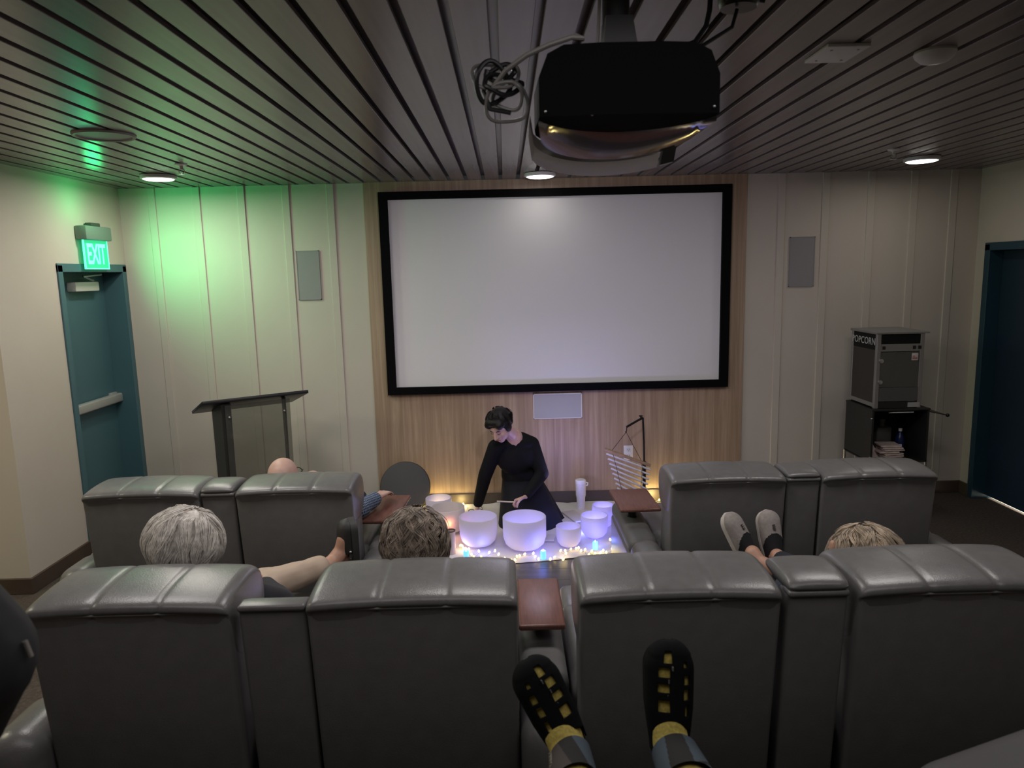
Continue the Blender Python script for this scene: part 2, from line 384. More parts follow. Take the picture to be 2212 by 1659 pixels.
B().lathe([(.001, 0), (.066, 0), (.068, -.008), (.062, -.02), (.045, -.036), (.02, -.042), (.001, -.043)], 40).obj('housing', mat('detector white', (.62, .6, .57), .5), t)
t = thing('ceiling_speaker', 'flush round ceiling speaker in the green-lit slats on the left', 'speaker', (-1.99, 3.78, ZC))
B().lathe([(.001, -.004), (.125, -.004), (.128, -.010), (.14, -.012), (.146, -.004), (.146, 0), (.001, 0)], 48).obj('grille', mat('dim ring', (.33, .32, .29), .5), t)

# ------------------------------------------------------------------ projector
pj = thing('projector', 'black projector hanging from the slat ceiling on a pole', 'projector', (.29, 1.88, ZC))
GLOSS = mat('glossy black', (.006, .006, .007), .08, spec=.7)
def pj_ring(z, sc, fy):   # plan outline: flat rear, bulged front
    o = []
    hw = .208*sc
    o += [V((-hw*.98, -.18, z)), V((-hw*.45, -.19, z)), V((hw*.45, -.19, z)), V((hw*.98, -.18, z))]
    for i in range(15):
        a = i/14; ang = a*PI
        o.append(V((hw*math.cos(ang)*1.0, -.02+fy*math.sin(ang)**.8, z)))
    return o
b = B(); b.loft([pj_ring(-.232, .72, .17), pj_ring(-.250, .90, .20), pj_ring(-.300, 1., .22), pj_ring(-.385, 1., .22)]); b.obj('body', mat('projector black', (.005, .005, .0055), .9, spec=.05), pj, ang=.5)
b = B(); nn = 28; g1, g2, g3, g4 = [], [], [], []
for i in range(nn+1):
    q = -1+2*i/nn; e = math.sqrt(max(0, 1-q*q)); x = .205*q
    g1.append(V((x, -.155+.17*e**1.5, -.386))); g2.append(V((x*1.0, -.15+.355*e**.7, -.395-.030*e)))
    g3.append(V((x*1.03-.012, -.14+.375*e**.7, -.397-.030*e))); g4.append(V((x*1.05-.012, -.13+.415*e**.6, -.425-.034*e)))
b.loft([g1, [a.lerp(c, .5)+V((0, 0, -.006)) for a, c in zip(g1, g2)], g2], closed=False, cap=False); b.obj('underside', GLOSS, pj, ang=2)
b = B(); b.loft([g3[:25], g4[:25], [p+V((0, .012, .012)) for p in g4[:25]], [p+V((0, .012, .03)) for p in g3[:25]]], closed=False, cap=False); b.obj('front_trim', mat('pale grey trim', (.9, .87, .88), .5), pj, ang=2)
B().hexa([g4[25]+V((-.01, 0, 0)), g4[26]+V((.004, 0, 0)), g4[26]+V((.004, .03, 0)), g4[25]+V((-.01, .03, 0)), g3[25]+V((-.01, 0, .01)), g3[26]+V((.004, 0, .01)), g3[26]+V((.004, .03, .01)), g3[25]+V((-.01, .03, .01))]).obj('foot', BLK, pj)
B().tube([(0, .02, -.24), (0, .02, -.0)], .034, 16).lathe([(.001, 0), (.085, 0), (.085, -.012), (.04, -.02)], 32).box((-.09, -.06, -.245), (.09, .1, -.225), .004).hexa([(-.035, -.02, -.19), (.055, -.02, -.23), (.055, .06, -.23), (-.035, .06, -.19), (-.03, -.02, -.12), (.035, -.02, -.12), (.035, .06, -.12), (-.03, .06, -.12)]).obj('ceiling_mount', BLK, pj)
lens = B().lathe([(.001, 0), (.038, 0), (.045, .02), (.045, .05), (.034, .06), (.03, .045), (.001, .045)], 32, M.Translation((-.05, .185, -.335)) @ M.Rotation(-PI/2, 4, 'X')).obj('lens', GLOSS, pj)
for (x, z) in ((-.19, -.375), (.19, -.372), (-.085, -.383)): B().sph((x, -.185, z), .0035, 8).obj('screw', METAL, pj)
# loops of cable at its left and the run to the ceiling box
t = thing('cable_bundle', 'tangle of looped black and grey cables at the left of the projector', 'cables', (.034, 1.82, 2.40))
rnd = random.Random(3)
for k, (cx, cz, r1, r2, g) in enumerate(((-.045, .015, .055, .035, 1), (-.03, -.005, .045, .022, 0), (-.055, .0, .04, .045, 0), (-.02, -.045, .05, .045, 1), (-.015, -.03, .035, .03, 1), (-.03, .02, .035, .018, 0))):
    pts = [(cx+r1*math.cos(a)+.005*math.sin(2*a+k), .02*math.sin(a*1.0+k), cz+r2*math.sin(a)+.004*math.sin(3*a+k*2)) for a in [2*PI*i/44 for i in range(44)]]
    B().tube(pts, .0045 if g else .006, 8, loop=True).obj('cable_loop', mat('grey cable', (.16, .155, .15), .35) if g else BLK, t)
B().tube([(-.06, 0, -.02), (-.02, -.03, .02), (.03, -.06, .045), (.08, -.08, .06), (.13, -.09, .072), (.155, -.09, .068), (.14, -.08, .078), (.115, -.08, .07)], .006, 8).obj('cable', mat('grey sheath', (.20, .19, .18), .4), t)
B().tube([(-.065, .0, .03), (-.075, .0, -.02), (-.06, .0, -.06), (-.01, -.0, -.07)], .006, 8).obj('cable', BLK, t)
t = thing('ceiling_box', 'black junction box at the ceiling right of the projector pole', 'junction box', (.62, 1.985, ZC))
B().lathe([(.001, 0), (.052, 0), (.052, -.06), (.046, -.07), (.001, -.07)], 24).obj('box', BLK, t)
B().tube([(.045, 0, -.05), (.065, 0, -.055), (.07, 0, -.035), (.05, 0, -.02)], .005, 8).obj('loop_handle', BLK, t)
t = thing('power_cable', 'black cables sagging between the projector and the ceiling box', 'cable', (0, 0, 0))
B().tube([(.365, 1.90, 2.452), (.40, 1.92, 2.475), (.45, 1.94, 2.50), (.50, 1.95, 2.52), (.53, 1.96, 2.56), (.54, 1.965, 2.60), (.545, 1.97, 2.678)], .007, 8).obj('cable', BLK, t)
B().tube([(.385, 1.90, 2.448), (.43, 1.92, 2.470), (.48, 1.94, 2.487), (.55, 1.96, 2.53), (.60, 1.97, 2.56), (.615, 1.98, 2.606)], .005, 8).obj('cable', BLK, t)
t = thing('wire', 'thin pale wire running down beside the projector pole', 'wire', (0, 0, 0))
B().tube([(.235, 1.87, 2.45), (.242, 1.87, 2.52), (.246, 1.875, 2.60), (.25, 1.88, 2.679)], .004, 6).obj('wire_strand', mat('pale wire', (.3, .29, .27), .5), t)

# ------------------------------------------------------------------ recliners
CW = .575
def roll(w, prof, seams, arch=.010, rr=.035, nu=56, zb=.0):
    """pillow: closed yz profile swept over the width, ends rounded, seams pinched"""
    rings = []; cy = sum(p[0] for p in prof)/len(prof); cz = sum(p[1] for p in prof)/len(prof)
    us = [0, .004, .012, .022, .035] ; us = [u/w for u in us]
    grid = sorted(set([round(u, 5) for u in us]+[round(1-u, 5) for u in us]+[i/nu for i in range(2, nu-1)]))
    for u in grid:
        x = (u-.5)*w; d = min(u, 1-u)*w
        f = 1. if d >= rr else .80+.20*math.sqrt(max(0, 1-(1-d/rr)**2))
        pin = sum(math.exp(-((u-s)*w/.006)**2) for s in seams)
        pf = 0
        if seams:
            ss = [0]+list(seams)+[1]
            for a, c in zip(ss, ss[1:]):
                if a <= u <= c: pf = math.sin(PI*(u-a)/(c-a))**.6
        ring = []
        for (y, z) in prof:
            k = 1-.045*pin+.012*pf
            zz = cz+(z-cz)*f*k - (arch*(2*u-1)**2 if z > cz else 0)
            ring.append(V((x, cy+(y-cy)*(f*.5+.5)*k, zz+zb)))
        rings.append(ring)
    return rings
def smooth_loop(p, it=2):
    for _ in range(it):
        q = []
        for i in range(len(p)):
            a, c = p[i], p[(i+1) % len(p)]
            q += [(a[0]*.75+c[0]*.25, a[1]*.75+c[1]*.25), (a[0]*.25+c[0]*.75, a[1]*.25+c[1]*.75)]
        p = q
    return p
HEAD = smooth_loop([(.0, .890), (-.016, .906), (-.004, .926), (.06, .938), (.15, .944), (.235, .942), (.29, .920), (.315, .87), (.315, .78), (.28, .70), (.16, .69), (.04, .70), (.012, .82)])
CONS = smooth_loop([(.012, .900), (.0, .912), (.01, .930), (.06, .942), (.13, .944), (.19, .938), (.215, .915), (.21, .895), (.10, .890)])
def armrest(t, x0, x1, tray=None):
    """side arm: body, dark front pad and a fat rounded rear end"""
    b = B().box((x0, .06, .02), (x1, .92, .43), .02, 3); a = b.obj('armrest', LEA, t)
    b = B().box((x0+.002, .24, .41), (x1-.002, .93, .515), .045, 5); b.obj('arm_pad', LEAD, a)
    b = B().box((x0-.002, -.035, .28), (x1+.002, .255, .530), .075, 6); b.obj('arm_bolster', LEA, a)
    return a
def tray(t, cx, cy, w, l, z, rz=0, post=(0, 0)):
    m = M.Translation((cx, cy, z)) @ M.Rotation(rz, 4, 'Z')
    o = B().box((-w/2, -l/2, -.011), (w/2, l/2, .011), .009, 3, m).obj('swivel_tray', TRAYW, t)
    px, py = post
    B().tube([(px, py, z-.090), (px, py, z-.012)], .028, 16).lathe([(.001, 0), (.058, 0), (.058, -.012), (.001, -.012)], 24, M.Translation((px, py, z-.012))).obj('tray_post', BLK, o)
    return o
def recliner(cx, y0, z0, lab, arm=0, trays=None, group=None, foot=True, CW=CW):
    t = thing('recliner', lab, 'recliner', (cx, y0, z0), 0, group); w = CW/2
    bp = B().hexa([(-w+.006, .075, .10), (w-.006, .075, .10), (w-.006, .20, .10), (-w+.006, .20, .10), (-w, .0, .893), (w, .0, .893), (w, .13, .893), (-w, .13, .893)], .014, 3).obj('back_panel', LEAD, t)
    B().tube([(-w+.012, -.003, .893), (0, -.004, .893), (w-.012, -.003, .893)], .0038, 8).obj('piping', SEAM, bp)
    B().hexa([(-w+.004, .16, .30), (w-.004, .16, .30), (w-.02, .36, .34), (-w+.02, .36, .34), (-w+.002, .10, .80), (w-.002, .10, .80), (w-.015, .30, .80), (-w+.015, .30, .80)], .035, 4).obj('back_cushion', LEA, t)
    B().loft(roll(CW, HEAD, (.335, .665))).obj('head_pillow', LEA, t, ang=1.2)
    B().box((-w+.004, .28, .27), (w-.004, .93, .455), .05, 5).obj('seat', LEA, t)
    B().box((-w+.03, .12, .0), (w-.03, .88, .28), .01, 2).obj('base', BLKM, t)
    if foot:
        f = B().box((-w+.02, .95, .33), (w-.02, 1.20, .41), .035, 4).obj('footrest', LEA, t)
        for s in (-1, 1): B().tube([(s*.2, .86, .24), (s*.2, 1.0, .30), (s*.2, 1.12, .35)], .011, 8).obj('footrest_strut', METAL, f)
    if arm:
        x0, x1 = (w+.003, w+.168) if arm > 0 else (-w-.168, -w-.003)
        armrest(t, x0, x1)
    for tr in (trays or []): tray(t, *tr)
    return t
def console(cx, y0, z0, lab, w, pillow=True, group=None):
    t = thing('seat_console', lab, 'console', (cx, y0, z0), 0, group); h = w/2-.003
    bp = B().hexa([(-h+.004, .078, .10), (h-.004, .078, .10), (h-.004, .15, .10), (-h+.004, .15, .10), (-h, .012, .897), (h, .012, .897), (h, .085, .897), (-h, .085, .897)], .012, 3).obj('back_panel', LEAD, t)
    B().box((-h, .004, .885), (h, .06, .905), .009, 3).obj('top_lip', LEA, bp)
    if pillow: B().loft(roll(w-.012, CONS, (), .004, .03, 24, .002)).obj('head_pillow', LEA, t, ang=1.2)
    B().box((-h, .14, .03), (h, .92, .50), .02, 3).obj('storage_box', LEA, t)
    B().box((-h+.008, .30, .50), (h-.008, .80, .54), .016, 3).obj('lid', LEAD, t)
    B().lathe([(.036, .0), (.036, .006), (.030, .006), (.030, -.0), ], 24, M.Translation((0, .865, .50)), loop=True).obj('cup_ring', METAL, t)
    return t
Y2, Y1 = 1.92, 3.45
RG, CG = 'grey leather recliners', 'consoles between the recliners'
recliner(-1.095, Y2, .13, 'grey recliner at the left end of the nearer row, white-haired person in it', -1, None, RG)
console(-.687, Y2, .13, 'nearer-row left console, low and without a top pillow, trousered leg over it', .20, False, CG)
recliner(-.288, Y2, .13, 'nearer-row grey recliner left of the gap with the tray, wavy-haired person in it', 1, [(.388, .66, .166, .40, .578, 0, (.375, .60))], RG, CW=.60)
recliner(.476, Y2, .13, 'nearer-row grey recliner right of the gap, black strappy shoes in front of its back', 0, None, RG)
console(.871, Y2, .13, 'nearer-row right console with its small top pillow up, below the grey slippers', .182, True, CG)
recliner(1.272, Y2, .13, 'grey recliner at the right end of the nearer row, blond person in it', 1, None, RG)
recliner(-1.832, Y1, 0, 'empty grey recliner in the farther row, nearest the exit door', -1, None, RG)
console(-1.453, Y1, 0, 'farther-row left console with top pillow, in front of the lectern', .172, True, CG)
recliner(-1.075, Y1, 0, 'farther-row grey recliner holding the bald man in the checked shirt', 1, [(.335, .62, .22, .47, .60, -.07, (.385, .56))], RG)
recliner(1.085, Y1, 0, 'farther-row grey recliner beside the singing bowls, grey slippers against its back', -1, [(-.355, .66, .235, .385, .60, .03, (-.375, .62))], RG)
console(1.462, Y1, 0, 'farther-row right console with top pillow, below the right wall speaker', .172, True, CG)
recliner(1.838, Y1, 0, 'grey recliner in the farther row below the popcorn machine', 1, None, RG)
# back row: the footrests under the viewer's own feet and at the right
def back_recliner(cx, lab, fz, fy0, fy1, w=CW, tilt=0.):
    t = thing('recliner', lab, 'recliner', (cx, -.3, .45), 0, RG); h = w/2
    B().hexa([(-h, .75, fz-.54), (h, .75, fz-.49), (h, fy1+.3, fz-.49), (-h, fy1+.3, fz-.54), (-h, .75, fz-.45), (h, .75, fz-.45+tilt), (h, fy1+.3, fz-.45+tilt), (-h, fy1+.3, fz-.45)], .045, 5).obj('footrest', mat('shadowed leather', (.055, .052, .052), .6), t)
    B().box((-h, -.1, .22), (h, .70, .44), .05, 4).obj('seat', LEA, t)
    B().hexa([(-h, -.32, .2), (h, -.32, .2), (h, -.12, .2), (-h, -.12, .2), (-h, -.55, .86), (h, -.55, .86), (h, -.33, .86), (-h, -.33, .86)], .04, 4).obj('backrest', LEAD, t)
    B().box((-h+.04, -.2, 0), (h-.04, .65, .22)).obj('base', BLKM, t)
    return t
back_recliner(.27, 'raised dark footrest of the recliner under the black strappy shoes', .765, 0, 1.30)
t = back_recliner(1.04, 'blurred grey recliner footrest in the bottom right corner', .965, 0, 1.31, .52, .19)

# ------------------------------------------------------------------ lectern
lc = thing('lectern', 'black lectern with a sloped top and smoky front pane by the left panels', 'lectern', (-1.885, 5.20, 0), .58)
B().hexa([(-.36, .22, .985), (.37, .22, .985), (.37, .235, 1.005), (-.36, .235, 1.005), (-.36, -.21, 1.112), (.37, -.21, 1.112), (.37, -.205, 1.136), (-.36, -.205, 1.136)], .004, 2).obj('reading_top', BLK, lc)
for a, c, y1, z1 in ((-.235, -.17, .15, 1.02), (.20, .212, -.12, 1.088)): B().hexa([(a, -.15, .03), (c, -.15, .03), (c, y1, .03), (a, y1, .03), (a, -.17, 1.095), (c, -.17, 1.095), (c, y1+.02, z1), (a, y1+.02, z1)], .002, 1).obj('side_panel', mat('lectern black', (.03, .03, .028), .4), lc)
def smoke_glass():
    m = mat('smoky acrylic', (.13, .13, .115), .06, spec=.7); nt = m.node_tree; b = nt.nodes['Principled BSDF']; out = nt.nodes['Material Output']
    tr = nt.nodes.new('ShaderNodeBsdfTransparent'); tr.inputs[0].default_value = (.90, .90, .87, 1)
    mx = nt.nodes.new('ShaderNodeMixShader'); mx.inputs[0].default_value = .38
    nt.links.new(tr.outputs[0], mx.inputs[1]); nt.links.new(b.outputs[0], mx.inputs[2]); nt.links.new(mx.outputs[0], out.inputs[0])
    return m
SMOKE = smoke_glass()
B().hexa([(-.215, -.162, .06), (.235, -.162, .06), (.235, -.156, .06), (-.215, -.156, .06), (-.215, -.186, 1.085), (.235, -.186, 1.085), (.235, -.180, 1.085), (-.215, -.180, 1.085)]).obj('front_pane', SMOKE, lc, smooth=False)
B().box((-.28, -.22, 0), (.28, .22, .03), .006, 2).obj('base', BLK, lc)
for s in (-1, 1):
    for z in (.2, 1.0): B().sph((s*.19, -.172-(z-.2)*.02, z), .009, 10).obj('stud', METAL, lc)

# ------------------------------------------------------------------ popcorn machine on its cart
AL = mat('dull aluminium', (.34, .34, .345), .45, .7)
pm = thing('popcorn_machine', 'black and silver popcorn machine on the cart', 'popcorn machine', (2.92, 5.30, .872))
w, dp, h = .176, .40, .56
B().hexa([(-w-.012, -.01, h), (w+.03, -.01, h), (w+.03, dp, h), (-w-.012, dp, h), (-w-.012, -.01, h+.012), (w+.03, -.01, h+.012), (w+.02, dp, h+.018), (-w-.012, dp, h+.018)]).obj('roof', AL, pm)
for x in (-w, w-.03):
    for y in (0, dp-.03): B().box((x, y, 0), (x+.03, y+.03, h), .002, 1).obj('corner_post', AL, pm)
B().box((-w, .03, .01), (-w+.004, dp-.03, .04)).obj('side_rail', AL, pm)
B().box((-w+.03, 0, h-.13), (w-.03, .012, h-.075)).obj('control_panel', AL, pm)
B().box((-w+.03, .003, h-.07), (w-.03, .012, h-.008)).box((-w+.002, .03, h-.12), (-w+.010, dp-.03, h-.004)).box((w-.01, .03, h-.12), (w-.002, dp-.03, h-.004)).box((-w+.03, dp-.02, .0), (w-.03, dp-.012, h-.01)).obj('header', BLKM, pm)
text_mesh('lettering', 'POPCORN', mat('silver lettering', (.55, .55, .54), .5), pm, frame((-w+.0005, dp/2+.01, h-.062), (0, -1, 0), (0, 0, 1)), .075, .001, .98, 1.06)
PANE = smoke_glass(); PANE.name = 'machine pane'; PANE.node_tree.nodes['Mix Shader'].inputs[0].default_value = .62; PANE.node_tree.nodes['Principled BSDF'].inputs['Roughness'].default_value = .12
B().box((-w+.002, .03, .04), (-w+.006, dp-.03, h-.12)).obj('side_pane', mat('dark side pane', (.025, .022, .02), .3), pm)
B().box((w-.006, .03, .04), (w-.002, dp-.03, h-.12)).obj('side_pane', mat('dark side pane', (.025, .022, .02), .3), pm)
fd = B().box((-w+.03, .004, .16), (w-.03, .008, h-.135)).obj('front_door', PANE, pm, smooth=False)
for z in (.20, .36): B().lathe([(.001, 0), (.018, 0), (.016, .012), (.001, .014)], 20, M.Translation((-w+.035, .003, z)) @ M.Rotation(PI/2, 4, 'X')).obj('hinge', METAL, fd)
B().box((-w+.03, -.002, .055), (w-.03, .004, .158)).obj('crumb_panel', mat('steel crumb panel', (.13, .13, .135), .4, .5), pm)
B().box((-w+.03, .0, .0), (w-.03, .012, .05)).obj('drawer', BLK, pm)
B().box((w-.10, -.004, .008), (w-.012, .002, .042)).obj('rating_plate', mat('plate', (.42, .42, .42), .5), pm)
for x in (-w+.05, w-.075, w-.035): B().box((x-.011, -.006, h-.115), (x+.011, .0, h-.09), .002).obj('switch', BLK, pm)
B().box((w-.09, -.003, h-.20), (w-.042, .003, h-.145), .003).obj('sticker', mat('white sticker', (.66, .60, .58), .6), pm)
B().box((w-.086, -.0036, h-.190), (w-.05, -.0028, h-.178)).box((w-.086, -.0036, h-.172), (w-.066, -.0028, h-.165)).obj('sticker_print', mat('red print', (.45, .15, .14), .6), pm)
k = B().lathe([(.001, -.05), (.055, -.05), (.062, -.045), (.062, .03), (.058, .03), (.056, -.04), (.001, -.042)], 28, M.Translation((-.05, .17, h-.24))).obj('kettle', mat('kettle steel', (.22, .22, .22), .3, .9), pm)
B().box((-.075, .12, h-.205), (.04, .22, h-.145), .01).tube([(.02, .17, h-.20), (.07, .17, h-.24)], .012, 8).tube([(-.05, .17, h-.14), (-.05, .17, h-.02)], .012, 8).obj('kettle_arm', BLK, k)
B().box((-w+.03, .02, .05), (w-.03, dp-.02, .06)).obj('deck', AL, pm)

ct = thing('popcorn_cart', 'black popcorn cart with an open front and a fold-out side shelf', 'cart', (2.94, 5.28, 0))
w, dp = .215, .42
b = B().box((-w, 0, .465), (-w+.015, dp, .855)).box((w-.015, 0, .465), (w, dp, .855)).box((-w+.015, dp-.015, .465), (w-.015, dp, .855)).box((-w, 0, .455), (w, dp, .47)).box((-w-.005, -.005, .855), (w+.005, dp, .870), .003)
b.obj('cabinet', mat('cart black', (.016, .016, .016), .5), ct, smooth=False)
for x in (-w-.004, w+.004):
    for y in (.02, dp-.02): B().tube([(x, y, .09), (x, y, .465)], .010, 10).obj('leg', METAL, ct)
for x in (-w-.02, w+.02): B().lathe([(.16, -.014), (.17, -.01), (.17, .01), (.16, .014), (.15, .01), (.15, -.01)], 40, M.Translation((x, dp-.10, .172)) @ M.Rotation(PI/2, 4, 'Y'), loop=True).lathe([(.001, -.02), (.02, -.02), (.02, .02), (.001, .02)], 16, M.Translation((x, dp-.10, .172)) @ M.Rotation(PI/2, 4, 'Y')).box((x-.006, dp-.255, .165), (x+.006, dp+.055, .18)).box((x-.006, dp-.108, .02), (x+.006, dp-.092, .32)).obj('wheel', BLK, ct)
B().hexa([(w+.005, .05, .835), (w+.16, .05, .80), (w+.16, .35, .80), (w+.005, .35, .835), (w+.005, .05, .842), (w+.16, .05, .807), (w+.16, .35, .807), (w+.005, .35, .842)]).obj('side_shelf', mat('shelf black', (.02, .02, .02), .4), ct)
B().sph((w+.168, .05, .802), .014, 12).obj('shelf_knob', BLK, ct)
for z in (.50, .80): B().sph((-w-.003, .0, z), .008, 8).obj('bolt', METAL, ct)
B().hexa([(-.05, .01, .871-.028), (.10, .01, .871-.028), (.09, -.012, .871-.028), (-.1, -.012, .871-.028), (-.05, .01, .845), (.10, .01, .845), (.09, -.012, .845), (-.1, -.012, .845)]).obj('paper_liner', WHITE, ct)
PB = mat('popcorn bag paper', (.62, .50, .46), .8, var=.2, vscale=40)
rnd = random.Random(5)
for i in range(7):
    x, z = -.02+rnd.uniform(-.02, .02), .471+i*.016
    t = thing('paper_bag', 'flat pinkish paper bag in the stack on the cart floor, %s' % ('lowest of the stack', 'second from the bottom', 'third from the bottom', 'middle of the stack', 'third from the top', 'second from the top', 'topmost')[i], 'paper bag', (2.94+x, 5.38, z), rnd.uniform(-.2, .2), 'paper popcorn bags')
    B().box((-.085, -.07, 0), (.065, .07, .013), .003, 1).obj('bag', PB, t)
t = thing('paper_bag', 'pinkish paper bag leaning upright left of the stack on the cart', 'paper bag', (2.80, 5.40, .471), 0, 'paper popcorn bags')
B().hexa([(-.02, -.02, 0), (.05, -.02, 0), (.05, .03, 0), (-.02, .03, 0), (-.04, .01, .11), (.01, .01, .10), (.01, .05, .10), (-.04, .05, .11)], .004).obj('bag', PB, t)
t = thing('oil_jug', 'dim grey plastic jug at the back of the cart', 'jug', (2.97, 5.60, .471))
B().box((-.06, -.05, 0), (.06, .05, .20), .015, 3).tube([(.0, 0, .2), (0, 0, .235)], .022, 14).obj('jug_body', mat('grey jug', (.10, .095, .09), .5), t)
B().tube([(0, 0, .235), (0, 0, .26)], .025, 14).obj('cap', mat('grey cap', (.12, .11, .10), .5), t)
t = thing('spray_bottle', 'dark blue bottle standing right of the paper bags on the cart', 'bottle', (3.065, 5.50, .471))
B().lathe([(.001, 0), (.032, 0), (.033, .01), (.033, .12), (.022, .15), (.012, .165), (.012, .18), (.001, .18)], 24).obj('bottle_body', mat('blue bottle', (.01, .02, .09), .25), t)
B().lathe([(.001, .178), (.014, .178), (.014, .2), (.001, .2)], 16).obj('cap', WHITE, t)
B().box((-.024, -.034, .05), (.0, -.031, .08)).obj('label_patch', WHITE, t)

# ------------------------------------------------------------------ the stage cloth and what lies on it
rnd = random.Random(11)
b = B(); nx, ny = 70, 60
rows = []
for j in range(ny+1):
    v = j/ny; row = []
    for i in range(nx+1):
        u = i/nx
        xl = -.98+.25*v*0; xr = .70+(.885-.70)*v
        y0 = 4.70-.10*math.sin(min(1, u*1.15)*PI)*.9; y1 = 5.885
        x = xl+(xr-xl)*u; y = y0+(y1-y0)*v
        p = V((x*3, y*3, 0))
        z = .010+.006*NZ.noise(p)+.005*abs(NZ.noise(V((x*9+y*4, y*6-x*3, 2))))+.003*NZ.noise(V((x*22, y*18, 5)))
        z = max(.0068, z)
        if v > .93 : z += (v-.93)*.25*max(0, NZ.noise(V((x*5, 0, 9)))+.3)
        row.append(b.bm.verts.new((x, y, z)))
    rows.append(row)
for j in range(ny):
    for i in range(nx): b.bm.faces.new((rows[j][i], rows[j][i+1], rows[j+1][i+1], rows[j+1][i]))
tag(b.obj('floor_cloth', mat('white sheet', (.70, .67, .68), .85, bump=.3, bscale=90), ang=3), 'wrinkled white cloth spread on the floor under the singing bowls', 'cloth')

def frosted():
    m = mat('frosted quartz', (.86, .83, .84), .55, spec=.4); nt = m.node_tree; b = nt.nodes['Principled BSDF']; out = nt.nodes['Material Output']
    tl = nt.nodes.new('ShaderNodeBsdfTranslucent'); tl.inputs[0].default_value = (.9, .87, .9, 1)
    mx = nt.nodes.new('ShaderNodeMixShader'); mx.inputs[0].default_value = .48
    nt.links.new(b.outputs[0], mx.inputs[1]); nt.links.new(tl.outputs[0], mx.inputs[2]); nt.links.new(mx.outputs[0], out.inputs[0])
    return m
QUARTZ = frosted()
BOWLS = []
def bowl(x, y, r, h, lab):
    BOWLS.append((x, y, r))
    o = B(); pr = [(.001, 0), (r*.45, .002), (r*.72, .016), (r*.90, .042), (r*.985, .085), (r, .13)]
    pr = [(a, z*min(1, h/.16)) for a, z in pr] + [(r, h-.003), (r-.003, h), (r-.007, h), (r-.009, h-.004)]
    ins = [(r-.009, .13*min(1, h/.16)), (r*.90-.009, .05*min(1, h/.16)), (r*.70-.009, .024), (r*.45-.005, .012), (.001, .010)]
    q = o.lathe(pr+ins, 64).obj('singing_bowl', QUARTZ, None, ang=.9)
    q.location = (x, y, .016)
    return tag(q, lab, 'singing bowl', 'frosted crystal singing bowls')
bowl(-.585, 5.64, .105, .145, 'small frosted singing bowl farthest back, nearest the grey disc')
bowl(-.480, 5.25, .130, .195, 'frosted singing bowl behind the wavy-haired person, lit orange')
bowl(-.238, 4.965, .136, .215, 'large frosted singing bowl, left of the two nearest the audience')
bowl(.092, 4.885, .153, .232, 'largest frosted singing bowl, just right of center at the front')
bowl(.405, 4.895, .090, .150, 'small frosted singing bowl right of the largest one, lights at its foot')
bowl(.608, 5.06, .100, .168, 'frosted violet singing bowl behind the right candle')
bowl(.700, 5.27, .083, .175, 'frosted violet singing bowl at the cloth edge by the right tray')
for x, y, lab in ((-.315, 4.72, 'blue flameless candle left in front of the large bowl'), (.212, 4.685, 'blue flameless candle in front of the largest bowl'), (.585, 4.825, 'blue flameless candle in front of the right bowls')):
    t = thing('led_candle', lab, 'candle', (x, y, .012), 0, 'blue flameless candles')
    B().lathe([(.001, 0), (.019, 0), (.0195, .004), (.0195, .052), (.017, .058), (.012, .056), (.001, .052)], 24).obj('wax', mat('blue wax', (.25, .5, .9), .4, emit=(.10, .42, 1.), estr=1.6), t)
    B().lathe([(.001, .051), (.004, .054), (.004, .062), (.001, .07)], 10).obj('flame_tip', mat('flame', (.6, .9, 1), .4, emit=(.5, .9, 1.), estr=4), t)
# string lights
BL = [(-.43, 4.91), (-.41, 4.90), (-.37, 4.92), (-.35, 4.89), (-.31, 4.93), (-.28, 4.90), (-.33, 4.86), (-.31, 4.84), (-.34, 4.81), (-.28, 4.76), (-.26, 4.70), (-.23, 4.79), (-.21, 4.69), (-.16, 4.76), (-.12, 4.79), (-.09, 4.73), (-.05, 4.66), (-.04, 4.62), (-.02, 4.625), (-.01, 4.63), (.02, 4.64), (.03, 4.68), (.05, 4.72), (.09, 4.74), (.14, 4.77), (.16, 4.68), (.18, 4.64), (.26, 4.62), (.29, 4.68), (.34, 4.63), (.37, 4.72), (.34, 4.79), (.37, 4.77), (.41, 4.84), (.45, 4.81), (.47, 4.83), (.48, 4.76), (.51, 4.79), (.53, 4.70), (.55, 4.765), (.56, 4.68), (.57, 4.70), (.60, 4.69), (.61, 4.73), (.63, 4.76), (.65, 4.73), (.70, 4.79), (.71, 4.95), (.73, 4.90)]
BULB = mat('warm bulb', (1, .9, .6), .3, emit=(1., .72, .17), estr=4.2)
WIRE = mat('thin wire', (.35, .33, .22), .5)
